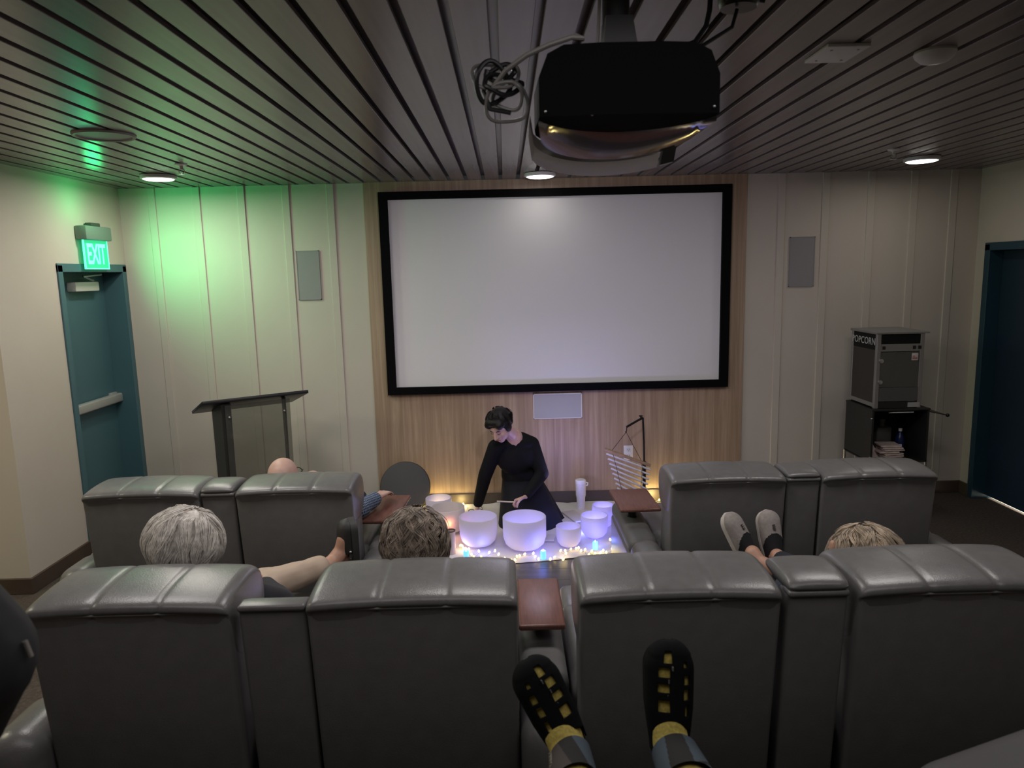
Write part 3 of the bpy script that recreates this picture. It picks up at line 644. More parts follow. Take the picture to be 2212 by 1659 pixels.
def fairy(name, lab, pts, z, seed):
    rnd = random.Random(seed); pts = [list(p) for p in pts]
    for p in pts:
        for bx, by, br in BOWLS:
            d = math.hypot(p[0]-bx, p[1]-by)
            if d < br*.86+.012: k = (br*.86+.012)/max(d, .01); p[0], p[1] = bx+(p[0]-bx)*k, by+(p[1]-by)*k
    t = thing(name, lab, 'string lights', (pts[0][0], pts[0][1], 0))
    o = V((pts[0][0], pts[0][1], 0)); path = []; me = None
    for i, p in enumerate(pts):
        path.append(V((p[0], p[1], z+rnd.uniform(-.003, .006)))-o)
        if i < len(pts)-1:
            q = pts[i+1]; path.append(V(((p[0]+q[0])/2+rnd.uniform(-.015, .015), (p[1]+q[1])/2+rnd.uniform(-.015, .015), z-.002))-o)
    B().tube(path, .0011, 5).obj('wire', WIRE, t)
    for i, p in enumerate(pts):
        c = V((p[0]+rnd.uniform(-.004, .004), p[1]+rnd.uniform(-.004, .004), z+rnd.uniform(.004, .016)))-o
        if me is None:
            q = B().lathe([(.0005, -.010), (.006, -.007), (.0075, 0), (.006, .007), (.0005, .012)], 8).obj('bulb', BULB, t); me = q.data
        else:
            q = bpy.data.objects.new('bulb', me); COL.objects.link(q); q.parent = t
        q.location = c; q.rotation_euler = (rnd.uniform(-.6, .6), rnd.uniform(-.6, .6), 0)
fairy('string_lights', 'warm fairy lights strewn along the front edge of the cloth', BL, .020, 1)
fairy('string_lights', 'warm fairy lights trailing on the floor behind the right tray', [(1.09, 5.38), (1.12, 5.41), (1.07, 5.43), (1.15, 5.43), (1.19, 5.46), (1.23, 5.58), (1.17, 5.72), (1.14, 5.80), (1.18, 5.84), (1.25, 5.86), (1.34, 5.85), (1.44, 5.84)], .016, 2)
fairy('string_lights', 'warm fairy lights on the floor at the foot of the grey disc', [(-.69, 5.81), (-.72, 5.78), (-.67, 5.84), (-.60, 5.85), (-.50, 5.87), (-.40, 5.86)], .022, 3)

t = thing('tumbler', 'tall white tumbler with a handle behind the bowls', 'tumbler', (.575, 5.70, .012))
SP = mat('speckled white', (.70, .66, .62), .5, var=.12, vscale=150)
B().lathe([(.001, 0), (.032, 0), (.033, .006), (.035, .10), (.041, .12), (.043, .225), (.001, .225)], 32).obj('cup', SP, t)
B().lathe([(.001, .224), (.044, .224), (.044, .246), (.038, .252), (.001, .252)], 32).obj('lid', WHITE, t)
B().tube([(.040, 0, .228), (.058, -.004, .222), (.056, -.004, .205), (.042, 0, .20)], .006, 8).obj('handle', WHITE, t)
CL = mat('folded paper', (.66, .63, .65), .8)
def flat(name, lab, cat, x, y, w, l, h, rz, m, z=.017):
    t = tag(B().box((-w/2, -l/2, 0), (w/2, l/2, h), .003, 2).obj(name, m), lab, cat); t.location = (x, y, z); t.rotation_euler = (0, 0, rz); return t
flat('folded_cloth', 'folded white cloth on the floor cloth beside the tumbler', 'cloth', .505, 5.50, .11, .26, .012, .35, CL)
flat('folded_cloth', 'folded white cloth between the largest bowl and the skirt', 'cloth', .283, 5.04, .065, .12, .014, -.15, CL)
for x, y, rz, lab in ((.645, 5.42, -.5, 'pale wooden mallet lying nearest the violet bowls'), (.66, 5.54, -.75, 'pale wooden mallet lying nearest the tumbler')):
    t = thing('mallet', lab, 'mallet', (x, y, .026), rz, 'mallets on the cloth')
    B().tube([(-.09, 0, 0), (.07, 0, 0)], .005, 10).obj('stick', mat('pale stick', (.62, .53, .42), .6), t)
    B().tube([(.065, 0, 0), (.072, 0, 0), (.10, 0, 0), (.107, 0, 0)], [.008, .014, .014, .008], 14).obj('mallet_head', mat('felt head', (.6, .56, .54), .9), t)
t = thing('canister', 'pale pink open canister beside the wavy-haired head', 'canister', (-.425, 4.83, .012))
B().lathe([(.001, 0), (.030, 0), (.031, .004), (.031, .165), (.028, .165), (.027, .02), (.001, .018)], 32).obj('can_body', mat('pale pink can', (.66, .50, .50), .45), t)
B().lathe([(.031, .160), (.0325, .162), (.0325, .168), (.0275, .168), (.0275, .162)], 32, loop=True).obj('rim', mat('brown rim', (.10, .06, .04), .5), t)
t = thing('eyeglasses', 'black-framed eyeglasses lying on the cloth by the facilitator\'s hand', 'glasses', (-.29, 5.655, .012), .1)
for s in (-1, 1):
    B().tube([(s*.033+.024*math.cos(a), 0, .021+.018*math.sin(a)) for a in [2*PI*i/20 for i in range(20)]], .0028, 8, loop=True).obj('lens_rim', BLK, t)
    B().tube([(s*.057, 0, .026), (s*.06, .02, .027), (s*.058, .12, .018), (s*.056, .135, .006)], .0022, 8).obj('temple', BLK, t)
B().tube([(-.010, 0, .024), (0, 0, .028), (.010, 0, .024)], .0022, 8).obj('bridge', BLK, t)

# grey disc leaning on the wall
t = thing('frame_drum', 'round dark grey disc leaning on the oak wall', 'drum', (-.875, 5.755, .008))
m_ = M.Translation((0, 0, 0)) @ M.Rotation(-.26, 4, 'X') @ M.Translation((0, 0, .208)) @ M.Rotation(PI/2, 4, 'X')
B().lathe([(.001, .010), (.195, .010), (.205, .004), (.205, -.028), (.195, -.032), (.001, -.032)], 72, m_).obj('drum_face', mat('dark grey felt', (.085, .082, .085), .85, bump=.3, bscale=300), t)
B().lathe([(.2055, .002), (.208, .0), (.208, -.026), (.2055, -.028)], 72, m_, loop=True).obj('rim', BLK, t)

# chimes on a stand
t = thing('chime_stand', 'black metal stand with a swan-neck arm holding the bar chimes', 'stand', (1.075, 5.60, 0))
B().tube([(0, 0, .02), (0, 0, .42)], .014, 12).tube([(0, 0, .40), (-.004, 0, .60), (-.012, 0, .785)], .008, 10).obj('pole', BLK, t)
B().tube([(-.012, 0, .785), (-.06, -.03, .77), (-.155, -.09, .735)], .009, 10).obj('arm', BLK, t)
B().tube([(-.155, -.09, .738), (-.156, -.092, .70), (-.160, -.095, .692), (-.168, -.095, .70)], .004, 8).obj('hook', BLK, t)
B().lathe([(.001, 0), (.006, 0), (.006, .015), (.016, .018), (.016, .024), (.001, .026)], 16, M.Translation((-.03, -.012, .783))).obj('knob', BLK, t)
B().sph((-.004, -.012, .42), .020, 12).obj('clamp', BLK, t)
for a in (0, 2.1, 4.2): B().tube([(0, 0, .10), (.10*math.cos(a+.5), .10*math.sin(a+.5), .016)], .008, 8).obj('leg', BLK, t)
ch = thing('bar_chimes', 'silver bar chimes hanging aslant in rows below a wooden dowel', 'chimes', (.915, 5.505, .695))
L0, R0 = V((.745-.915, -.02, .568-.695)), V((1.095-.915, -.06, .437-.695))
B().tube([L0, R0], .012, 12).obj('dowel', mat('chime wood', (.32, .21, .13), .6, var=.2, vscale=30), ch)
A0, A1 = L0.lerp(R0, .16), L0.lerp(R0, .80)
for a in (A0, A1): B().tube([(0, 0, 0), a+V((0, 0, .012))], .0022, 6).obj('cord', mat('brown cord', (.05, .03, .02), .8), ch)
for i in range(9):
    dz = V((.012*(i+1), 0, -.040*(i+1))); a = L0+dz+V((.0, 0, .003)); c = R0+dz*.98+V((-.018*i-.012, 0, .006))
    B().tube([a, c], .0075, 12).obj('chime_bar', mat('chime aluminium', (.74, .74, .80), .35, .55), ch) if i == 0 else None
    if i:
        B().tube([a, c], .0075, 12).obj('chime_bar', bpy.data.materials['chime aluminium'], ch)
for k, a in ((.16, A0), (.78, A1)):
    pts = [a]+[(L0+V((.012*(i+1), 0, -.040*(i+1)))).lerp(R0+V((.012*(i+1)-.018*i, 0, -.040*(i+1))), k)+V((0, -.009, 0)) for i in range(9)]
    B().tube(pts, .0018, 6).obj('cord', bpy.data.materials['brown cord'], ch)

# ------------------------------------------------------------------ people
# facilitator kneeling behind the bowls
fp = thing('person', 'dark-haired person in black kneeling behind the bowls, holding a stick', 'person', (.06, 5.42, .01))
o = V((.06, 5.42, .01))
Fd = V((-.42, -.72, -.55)).normalized(); Ud = V((-.30, -.35, .85)); Ud = (Ud-Fd*Ud.dot(Fd)).normalized(); Sd = Fd.cross(Ud)
hc = V((-.064, 5.22, .838))-o
def hl(x, y, z): return hc+Sd*x+Fd*y+Ud*z
HM = M((Sd, Fd, Ud)).transposed()
ns = V((.035, 5.37, .705))-o; nk = hl(0, -.03, -.06)
Lsh, Rsh = V((.170, 5.41, .640))-o, V((-.105, 5.34, .640))-o
Rel, Rwr = V((-.192, 5.42, .405))-o, V((-.262, 5.555, .135))-o
Lel, Lwr = V((.245, 5.36, .420))-o, V((.115, 5.14, .315))-o
head = [ell(hl(0, -.012, .022), (.074, .092, .088), HM), ell(hl(0, .03, -.035), (.060, .064, .078), HM), ell(hl(0, .058, -.088), (.030, .028, .026), HM),
        ell(hl(0, .062, .018), (.056, .030, .030), HM), ell(hl(.034, .062, -.032), (.022, .022, .020), HM), ell(hl(-.034, .062, -.032), (.022, .022, .020), HM),
        cap(hl(0, .092, .006), hl(0, .114, -.034), .007, .0115), ell(hl(.010, .102, -.036), (.007, .009, .007), HM), ell(hl(-.010, .102, -.036), (.007, .009, .007), HM),
        ell(hl(0, .090, -.060), (.022, .010, .007), HM), ell(hl(0, .088, -.071), (.018, .010, .007), HM),
        ell(hl(.074, -.012, -.018), (.010, .018, .030), HM), ell(hl(-.074, -.012, -.018), (.010, .018, .030), HM)]
body = head+chain([hl(0, -.02, -.05), nk.lerp(ns, .5), ns], [.055, .050, .056])+chain([ns, V((.06, 5.42, .52))-o, V((.075, 5.46, .36))-o, V((.085, 5.47, .25))-o], [.07, .10, .092, .11])
body += chain([Rsh, Rel, Rwr], [.040, .032, .022])+chain([Lsh, Lel, Lwr], [.040, .032, .022])
for s, kx in ((-1, .0), (1, .20)):
    body += chain([V((.085+s*.06, 5.47, .22))-o, V((kx, 5.27, .085))-o], [.075, .05])+chain([V((kx, 5.27, .075))-o, V((kx*.6+.05, 5.55, .06))-o], [.045, .035])+[ell(V((kx*.6+.05, 5.64, .05))-o, (.04, .09, .03))]
body += hand(Rwr, (-.1, .35, -.9), (-.9, -.1, .1), (-.1, -.9, -.35), (25, 20, 15))
st0, st1 = V((-.102, 5.085, .297))-o, V((.035, 5.085, .288))-o
body += hand(Lwr+V((-.004, -.008, -.004)), (-.93, -.30, -.20), (.0, -.12, -.98), (-.2, -.9, .25), (58, 62, 38), 50, .92)
blob('body', body, .0042, [SKINP], fp, smooth=2)
HB = mat('near black hair', (.009, .007, .006), .55, spec=.3, var=.4, vscale=60)
hb = blob('hair', [ell(hl(0, -.022, .040), (.087, .100, .086), HM), ell(hl(0, .052, .080), (.070, .042, .030), HM), ell(hl(.045, .055, .058), (.034, .040, .032), HM), ell(hl(-.050, .058, .060), (.032, .040, .034), HM), ell(hl(.070, .0, -.012), (.018, .040, .045), HM), ell(hl(-.070, .004, -.008), (.018, .038, .042), HM), ell(hl(0, -.075, -.02), (.062, .040, .060), HM)], .005, HB, fp, smooth=3)
hair('hair_strands', hl(0, -.018, .040), (.091, .106, .090), HM, HB, fp, 700, 9, .16, lambda u, e: (u.z > -.45 if u.y < .25 else u.z > (.30+.35*max(0, u.y-.25))), (.25, -.3, .9), .012, .05, .0016, 4, False, .15, 1.5)
for s in (-1, 1):
    B().tube([hl(s*.016, .092, .014), hl(s*.030, .089, .020), hl(s*.046, .078, .016)], [.002, .0032, .0015], 6).obj('eyebrow', HB, fp)
    B().tube([hl(s*.018, .0905, -.006), hl(s*.030, .090, -.009), hl(s*.042, .082, -.006)], [.0012, .0022, .0012], 6).obj('eyelashes', HB, fp)
B().tube([hl(-.020, .093, -.065), hl(-.008, .100, -.062), hl(.008, .100, -.062), hl(.020, .093, -.065)], [.002, .0045, .0045, .002], 8).obj('lips', mat('lips', (.36, .13, .11), .45), fp)
top = chain([ns+V((.008, .01, -.028)), V((.055, 5.40, .58))-o, V((.065, 5.43, .48))-o, V((.082, 5.46, .36))-o, V((.09, 5.47, .26))-o], [.066, .112, .104, .096, .125])
top += [ell(V((.048, 5.392, .555))-o, (.156, .100, .15)), ell(V((.035, 5.38, .655))-o, (.155, .075, .058)), ell(V((.070, 5.455, .40))-o, (.140, .10, .15)), ell(V((.085, 5.47, .29))-o, (.155, .12, .10))]
top += chain([ns+V((.06, .03, -.02)), Lsh, Lel, Lwr.lerp(Lel, .06)], [.055, .062, .053, .036])+chain([ns+V((-.05, -.0, -.03)), Rsh, Rel, Rwr.lerp(Rel, .02)], [.052, .062, .055, .042])
blob('long_sleeved_top', top, .007, CLOTHB, fp, smooth=4)
# skirt spread on the floor
rings = []
for k in range(17):
    t_ = k/16; z = .36*(1-t_)
    ring = []
    for i in range(72):
        a = 2*PI*i/72; cx, sx = math.cos(a), math.sin(a)
        g = t_**.9
        rx = (.15+(.33-.15)*g) if cx > 0 else (.145+(.185-.145)*g)
        ey = (.125+(.33-.125)*min(1, t_/.55)**.75) if sx < 0 else (.12+(.24-.12)*g)
        fold = 1+.05*t_*math.sin(8*a+2*math.sin(3*a))
        ring.append(V((.085+rx*cx*fold, 5.475+ey*sx*fold, max(.008, z)))-o)
    rings.append(ring)
B().loft(rings).obj('skirt', mat('black skirt cloth', (.011, .012, .018), .8, spec=.2, bump=.2, bscale=400), fp, ang=3)
t = thing('mallet', 'pale stick held in the facilitator\'s hand', 'mallet', (0, 0, 0), 0, None)
B().tube([st0+o, st1+o], .0058, 10).obj('stick', bpy.data.materials['pale stick'], t)

# seated audience
def seated(name_label, cx, y0, z0, shirt, trousers, head_c, head_r, legs, skin=SKIN, arms=None, ear=.80, ez=-.01):
    """y0: rear of the chair, z0: floor under it; legs: two chains hip-knee-ankle-toe in world space"""
    t = thing('person', name_label, 'person', (cx, y0+.55, z0+.46)); o = V((cx, y0+.55, z0+.46))
    hc = V(head_c)-o; R = head_r
    sh = V((cx, y0+.455, z0+.80))-o; ch = V((cx, y0+.50, z0+.70))-o; pv = V((cx, y0+.60, z0+.605))-o
    hd = [ell(hc+V((0, -.008, .02)), (R*.80, R*.98, R*.92)), ell(hc+V((0, .035, -.035)), (R*.64, R*.68, R*.82)), cap(hc+V((0, .098, .01)), hc+V((0, .115, -.03)), .007, .011), ell(hc+V((0, .06, -.09)), (.03, .026, .024)),
          ell(hc+V((R*ear, .0, ez)), (.010, .019, .031)), ell(hc+V((-R*ear, .0, ez)), (.010, .019, .031)), cap(hc+V((-R*ear, .0, ez)), hc+V((R*ear, .0, ez)), .012), ell(hc+V((0, .092, -.062)), (.022, .009, .009))]
    bd = hd+chain([hc+V((0, -.01, -.05)), sh+V((0, 0, .03))], [.052, .055])+chain([sh, ch, pv], [.075, .11, .10])
    cloth = chain([sh+V((0, 0, -.01)), ch, pv], [.085, .118, .118])+[ell(sh+V((0, .03, -.05)), (.19, .085, .08))]
    tr = [ell(pv, (.165, .12, .10))]
    arms = arms or [[(cx+s*.19, y0+.44, z0+.74), (cx+s*.235, y0+.62, z0+.62), (cx+s*.10, y0+.78, z0+.63)] for s in (-1, 1)]
    for s, ar in zip((-1, 1), arms):
        P = [V(p)-o for p in ar]
        bd += chain(P, [.042, .036, .024]); cloth += chain(P[:2]+[P[1].lerp(P[2], .82)], [.056, .050, .042])
        if len(ar) == 3: bd += hand(P[2], (P[2]-P[1]), (0, 0, -1), (-s, .2, 0), (18, 20, 12), 20)
    for lg in legs:
        P = [V(p)-o for p in lg]
        bd += chain(P[:3], [.07, .052, .034])+chain(P[2:], [.036, .030, .024][:len(P)-2])
        tr += chain(P[:2]+[P[1].lerp(P[2], .80)], [.088, .066, .055])
    blob('body', bd, .007, skin, t, smooth=2)
    if shirt: blob('shirt', cloth, .010, shirt, t, smooth=3, disp=lambda p: .004*NZ.noise(V(p)*18))
    if trousers: blob('trousers', tr, .009, trousers, t, smooth=3, disp=lambda p: .006*NZ.noise(V(p)*16))
    return t, o
def shoe_frame(heel, toe, up): return frame(heel, V(up).cross(V(toe)-V(heel))*-1, V(toe)-V(heel))   # x side, y toe, z up(dorsum)
def shoe_rings(L, W, Hh, t0=0., t1=1., n=22, m=28, off=0., toe_h=.55, pw=.8):
    rings = []
    for k in range(n+1):
        t_ = t0+(t1-t0)*k/n
        if t_ < .5: wv = .62+.10*math.sin(t_*PI)+(.22*max(0, (t_-.15)/.35))
        else: wv = .94+.06*math.sin((t_-.5)*2*PI*.6)
        e = min(1, t_/.10, (1-t_)/.20); rnd_ = math.sqrt(max(0.0, 1-(1-max(0, e))**2)); wv *= max(.06, rnd_)
        hv = (1.0-(1-toe_h)*max(0, (t_-.25)/.75))*max(.10, rnd_**.7)
        ring = []
        for j in range(m):
            a = PI*j/(m-1)
            ring.append(V((math.cos(a)*(W/2*wv+off), t_*L+(off if t_ > .9 else 0), math.sin(a)**pw*(Hh*hv+off))))
        rings.append(ring)
    return rings
def sole(L, W, h, out=.004, n=24):
    """flat sole outline, extruded downwards"""
    R_ = shoe_rings(L, W+out*2, .01, 0, 1, n, 3)
    lf = [r[-1] for r in R_]; rt = [r[0] for r in R_]
    ol = [V((p.x, p.y, 0)) for p in lf]+[V((p.x, p.y, 0)) for p in rt[::-1]]
    return [[p+V((0, 0, -h)) for p in ol], [p+V((0, 0, -h*.5))*1.0 for p in ol], [p+V((0, 0, .003)) for p in ol]]
def put(o, mt): o.data.transform(mt); return o

WH = mat('white hair', (.80, .73, .68), .6, var=.30, vscale=60); GB = mat('grey brown hair', (.30, .24, .195), .5, var=.55, vscale=45); BLO = mat('ash blond hair', (.50, .40, .30), .5, var=.4, vscale=45)
I3 = M.Identity(3)
# white-haired person, far left of the nearer row
TANT = mat('tan trousers', (.52, .40, .31), .85, bump=.3, bscale=300)
p1, o1 = seated('white-haired person in tan trousers, left end of the nearer row, feet up', -1.10, Y2, .13, mat('dark shirt', (.03, .03, .035), .9), TANT,
    (-1.126, 2.395, 1.056), .10, [[(-1.05, 2.54, .70), (-1.03, 2.87, .675), (-.835, 3.16, .645), (-.805, 3.20, .675)], [(-1.14, 2.54, .70), (-1.06, 2.90, .672), (-.93, 3.14, .605), (-.89, 3.18, .60)]], SKIN,
    [[(-1.30, 2.38, .86), (-1.345, 2.55, .75), (-1.22, 2.72, .74)], [(-.92, 2.38, .86), (-.865, 2.55, .75), (-.99, 2.70, .76)]])
hair('hair', V((-1.128, 2.388, 1.062))-o1, (.117, .110, .108), I3, WH, p1, 4200, 11, .15, lambda u, e: u.z > -.75 and not (u.y > .35 and u.z < .55), (.30, .12, .94), .03, .11, .0014, 21, True, .30, 1.5, .85)
# her dark clog, sole turned to the right, and bare ankle
def clog(par, o):
    mt = frame(V((-.742, 3.235, .560))-o, (-.62, .30, .75) and V((.42, -.90, .05)), (-.05, -.02, 1))
    up = V((-.88, -.45, .05)); y = V((-.03, .02, 1)).normalized(); x = y.cross(up.normalized())
    mt = frame(V((-.752, 3.225, .565))-o, x, y)
    b = B().loft([[p for p in r] for r in shoe_rings(.275, .105, .072, .42, 1., 14, 20, 0, .7)], closed=False, cap=False)
    u = put(b.obj('clog', mat('charcoal clog', (.030, .028, .027), .55), par), mt)
    put(B().loft(sole(.275, .105, .028)).obj('sole', mat('clog sole', (.045, .043, .042), .6), u), mt)
    put(B().tube([(.053, .115, .012), (.058, .03, .03), (.030, -.022, .05), (-.030, -.022, .05), (-.058, .03, .03), (-.053, .115, .012)], .008, 8).obj('heel_strap', mat('clog strap', (.028, .026, .026), .5), u), mt)
    for (a, c, d) in ((.054, .128, .014), (-.054, .128, .014), (.056, .10, .016)): put(B().sph((a, c, d), .006, 8).obj('rivet', METAL, u), mt)
    return mt
clog(p1, o1)
blob('bare_foot', chain([V((-.86, 3.10, .640))-o1, V((-.822, 3.17, .655))-o1, V((-.790, 3.205, .690))-o1, V((-.778, 3.205, .745))-o1], [.036, .037, .038, .034])+[ell(V((-.785, 3.215, .635))-o1, (.032, .036, .036))], .006, SKIN, p1, smooth=3)
# wavy grey-brown hair
p2, o2 = seated('person with wavy grey-brown hair, nearer row, just left of the gap with the tray', -.32, Y2, .13, mat('brown knit', (.06, .05, .045), .9), mat('dark trousers', (.02, .02, .025), .9),
    (-.331, 2.38, 1.034), .095, [[(-.40, 2.54, .70), (-.40, 2.88, .66), (-.40, 3.10, .625)], [(-.24, 2.54, .70), (-.24, 2.88, .66), (-.24, 3.10, .625)]], SKINP,
    [[(-.50, 2.38, .84), (-.51, 2.56, .74), (-.40, 2.72, .745)], [(-.14, 2.38, .84), (-.125, 2.56, .74), (-.23, 2.72, .745)]])
hair('hair', V((-.333, 2.375, 1.042))-o2, (.099, .102, .104), I3, GB, p2, 4200, 14, .12, lambda u, e: u.z > -.85 and not (u.y > .35 and u.z < .5), (.12, .25, .95), .12, .22, .0014, 33, True, .55, 3.2, .8)
# blond person at the right end
p3, o3 = seated('blond person, right end of the nearer row, crossed feet in grey slippers', 1.24, Y2, .13, mat('navy shirt', (.02, .025, .04), .9), mat('navy trousers', (.018, .02, .03), .9),
    (1.238, 2.395, .926), .095, [[(1.20, 2.56, .70), (1.25, 2.90, .652), (1.228, 3.16, .600), (1.222, 3.2, .625)], [(1.30, 2.56, .70), (1.34, 2.90, .652), (1.185, 3.11, .585), (1.13, 3.17, .61)]], SKIN,
    [[(1.06, 2.40, .80), (1.03, 2.58, .72), (1.13, 2.74, .73)], [(1.42, 2.40, .80), (1.47, 2.58, .72), (1.36, 2.74, .73)]], 1.24, .045)
hair('hair', V((1.240, 2.39, .932))-o3, (.108, .104, .102), I3, BLO, p3, 3600, 12, .15, lambda u, e: u.z > -.6 and not (u.y > .45 and u.z < .5), (-.1, .25, .9), .06, .20, .0014, 44, True, .5, 2.0, .7)
FELT = mat('grey felt upper', (.30, .265, .25), .9, var=.12, vscale=70, bump=.3, bscale=500); KNITB = mat('black knit collar', (.010, .010, .013), .9); RIM = mat('off-white sole', (.55, .50, .46), .6); PATCH = mat('tan pull tab', (.32, .24, .15), .7)
def slipper(par, heel, toe, up, o):
    L = (V(toe)-V(heel)).length; W = .104
    y = (V(toe)-V(heel)).normalized(); x = y.cross(V(up).normalized()); mt = frame(V(heel)-o, x, y)
    Q = shoe_rings(L, W, .070, .30, 1., 44, 41, 0, .58); b = B(); vs = [[b.bm.verts.new(p) for p in r] for r in Q]
    for i in range(len(Q)-1):
        for j in range(40):
            if .30+.70*(i+.5)/44 > .635-.26*abs((j+.5)/20-1)**2: b.bm.faces.new((vs[i][j], vs[i][j+1], vs[i+1][j+1], vs[i+1][j]))
    bmesh.ops.delete(b.bm, geom=[v for v in b.bm.verts if not v.link_faces], context='VERTS')
    u = put(b.obj('slipper', FELT, par, ang=2), mt)
    put(B().loft(sole(L, W, .018)).obj('sole', RIM, u), mt)
    put(B().loft(shoe_rings(L*.995, W*.955, .0685, .02, .66, 18, 26, 0, .60), closed=False, cap=False).obj('collar', KNITB, u, ang=2), mt)
    put(B().box((-.010, L*.30-.010, .064), (.010, L*.30+.012, .072), .003).obj('pull_tab', PATCH, u), mt)
    put(text_mesh('stitched_mark', 'IIYI', mat('dark stitching', (.06, .05, .05), .8), u, M.Translation((.004, L*.73, .053)) @ M.Rotation(PI/2, 4, 'Z') @ M.Rotation(.10, 4, 'Y'), .019, .003, 1.1), mt)
slipper(p3, (1.130, 3.19, .535), (1.020, 3.265, .805), (.52, -.84, .30), o3)
slipper(p3, (1.232, 3.20, .530), (1.212, 3.275, .810), (.03, -.96, .28), o3)
blob('bare_ankle', chain([V((1.255, 3.04, .595))-o3, V((1.18, 3.085, .600))-o3, V((1.125, 3.125, .615))-o3, V((1.108, 3.155, .645))-o3], [.036, .034, .034, .036])+chain([V((1.24, 3.06, .585))-o3, V((1.222, 3.12, .600))-o3, V((1.220, 3.15, .63))-o3], [.034, .032, .034]), .006, SKIN, p3, smooth=3)
# bald man in the farther row
def checked():
    m = mat('blue checked cotton', (.02, .035, .08), .85); nt = m.node_tree; b = nt.nodes['Principled BSDF']
    tc = nt.nodes.new('ShaderNodeTexCoord'); mp = nt.nodes.new('ShaderNodeMapping'); mp.inputs['Rotation'].default_value = (.3, .5, .4)
    nt.links.new(tc.outputs['Object'], mp.inputs['Vector']); tot = None
    for ax in 'YZ':
        w = nt.nodes.new('ShaderNodeTexWave'); w.wave_type = 'BANDS'; w.bands_direction = ax; w.inputs['Scale'].default_value = 24; w.inputs['Distortion'].default_value = 0
        nt.links.new(mp.outputs[0], w.inputs['Vector'])
        g = nt.nodes.new('ShaderNodeMath'); g.operation = 'GREATER_THAN'; g.inputs[1].default_value = .80; nt.links.new(w.outputs['Fac'], g.inputs[0])
        if tot is None: tot = g
        else:
            a = nt.nodes.new('ShaderNodeMath'); a.operation = 'MAXIMUM'; nt.links.new(tot.outputs[0], a.inputs[0]); nt.links.new(g.outputs[0], a.inputs[1]); tot = a
    mx = nt.nodes.new('ShaderNodeMix'); mx.data_type = 'RGBA'; mx.inputs['A'].default_value = (.012, .024, .062, 1); mx.inputs['B'].default_value = (.20, .25, .34, 1)
    nt.links.new(tot.outputs[0], mx.inputs['Factor']); nt.links.new(mx.outputs['Result'], b.inputs['Base Color'])
    return m
p4, o4 = seated('bald man with glasses in the farther row, checked sleeve resting on the tray', -1.10, Y1, 0, checked(), mat('jeans', (.03, .04, .06), .9),
    (-1.262, 3.90, .853), .100, [[(-1.16, 4.07, .57), (-1.16, 4.42, .545), (-1.16, 4.62, .50)], [(-1.0, 4.07, .57), (-1.0, 4.42, .545), (-1.0, 4.62, .50)]], SKINP,
    [[(-1.38, 3.92, .74), (-1.34, 4.08, .62), (-1.24, 4.24, .61)], [(-.99, 3.92, .74), (-.845, 3.86, .665), (-.775, 4.075, .672)]])
for s in (1,): B().tube([V((-1.262+s*.088, 3.90, .868))-o4, V((-1.262+s*.092, 3.95, .875))-o4, V((-1.262+s*.085, 3.99, .872))-o4], .003, 8).tube([V((-1.262+.05+.03*math.cos(a), 3.99, .865+.02*math.sin(a)))-o4 for a in [2*PI*i/16 for i in range(16)]], .0028, 6, loop=True).obj('eyeglasses', BLK, p4)
hair('hair', V((-1.262, 3.89, .856))-o4, (.088, .106, .098), I3, mat('thin grey hair', (.45, .36, .30), .6), p4, 260, 6, .10, lambda u, e: -.5 < u.z < .45 and u.y < .3, (0, .2, 1), .01, .02, .0009, 5, False, .3, 1.)
# dark-clothed person at the left edge of the back row
pd = thing('person', 'person in dark clothing cut off by the left edge of the frame', 'person', (-1.12, .62, .9)); od = V((-1.12, .62, .9))
rawd = chain([(-1.15, .45, 1.62), (-1.15, .50, 1.45), (-1.12, .55, 1.15), (-1.12, .62, .98)], [.06, .13, .13, .14])+chain([(-1.0, .60, 1.56), (-.845, .97, 1.49), (-.82, 1.0, 1.40), (-.92, 1.12, 1.22)], [.10, .095, .10, .055])+chain([(-1.32, .5, 1.46), (-1.4, .68, 1.15)], [.07, .05])+[ell((-1.15, .45, 1.82), (.08, .1, .12))]
rawd += chain([(-1.02, .66, .99), (-1.0, 1.10, 1.02), (-1.0, 1.30, .78)], [.09, .07, .05])+chain([(-1.22, .66, .99), (-1.22, 1.10, 1.02), (-1.22, 1.30, .78)], [.09, .07, .05])
sh_ = lambda P: [(q[0], q[1]-od, q[2]-od, q[3], q[4]) if q[0] == 'c' else (q[0], q[1]-od, q[2], q[3]) for q in P]
DK = mat('dark coat', (.016, .016, .018), .8)
blob('body', sh_(rawd), .010, [DK, SKIN], pd, pick=lambda c: 1 if c.z > .80 else 0, smooth=4)
B().tube([V((-.722, 1.0, 1.43))-od, V((-.716, 1.0, 1.405))-od], .004, 8).obj('zip_pull', METAL, pd)
t = back_recliner(-1.12, 'dark recliner under the dark-clothed person at the left edge', .80, 0, 1.0)

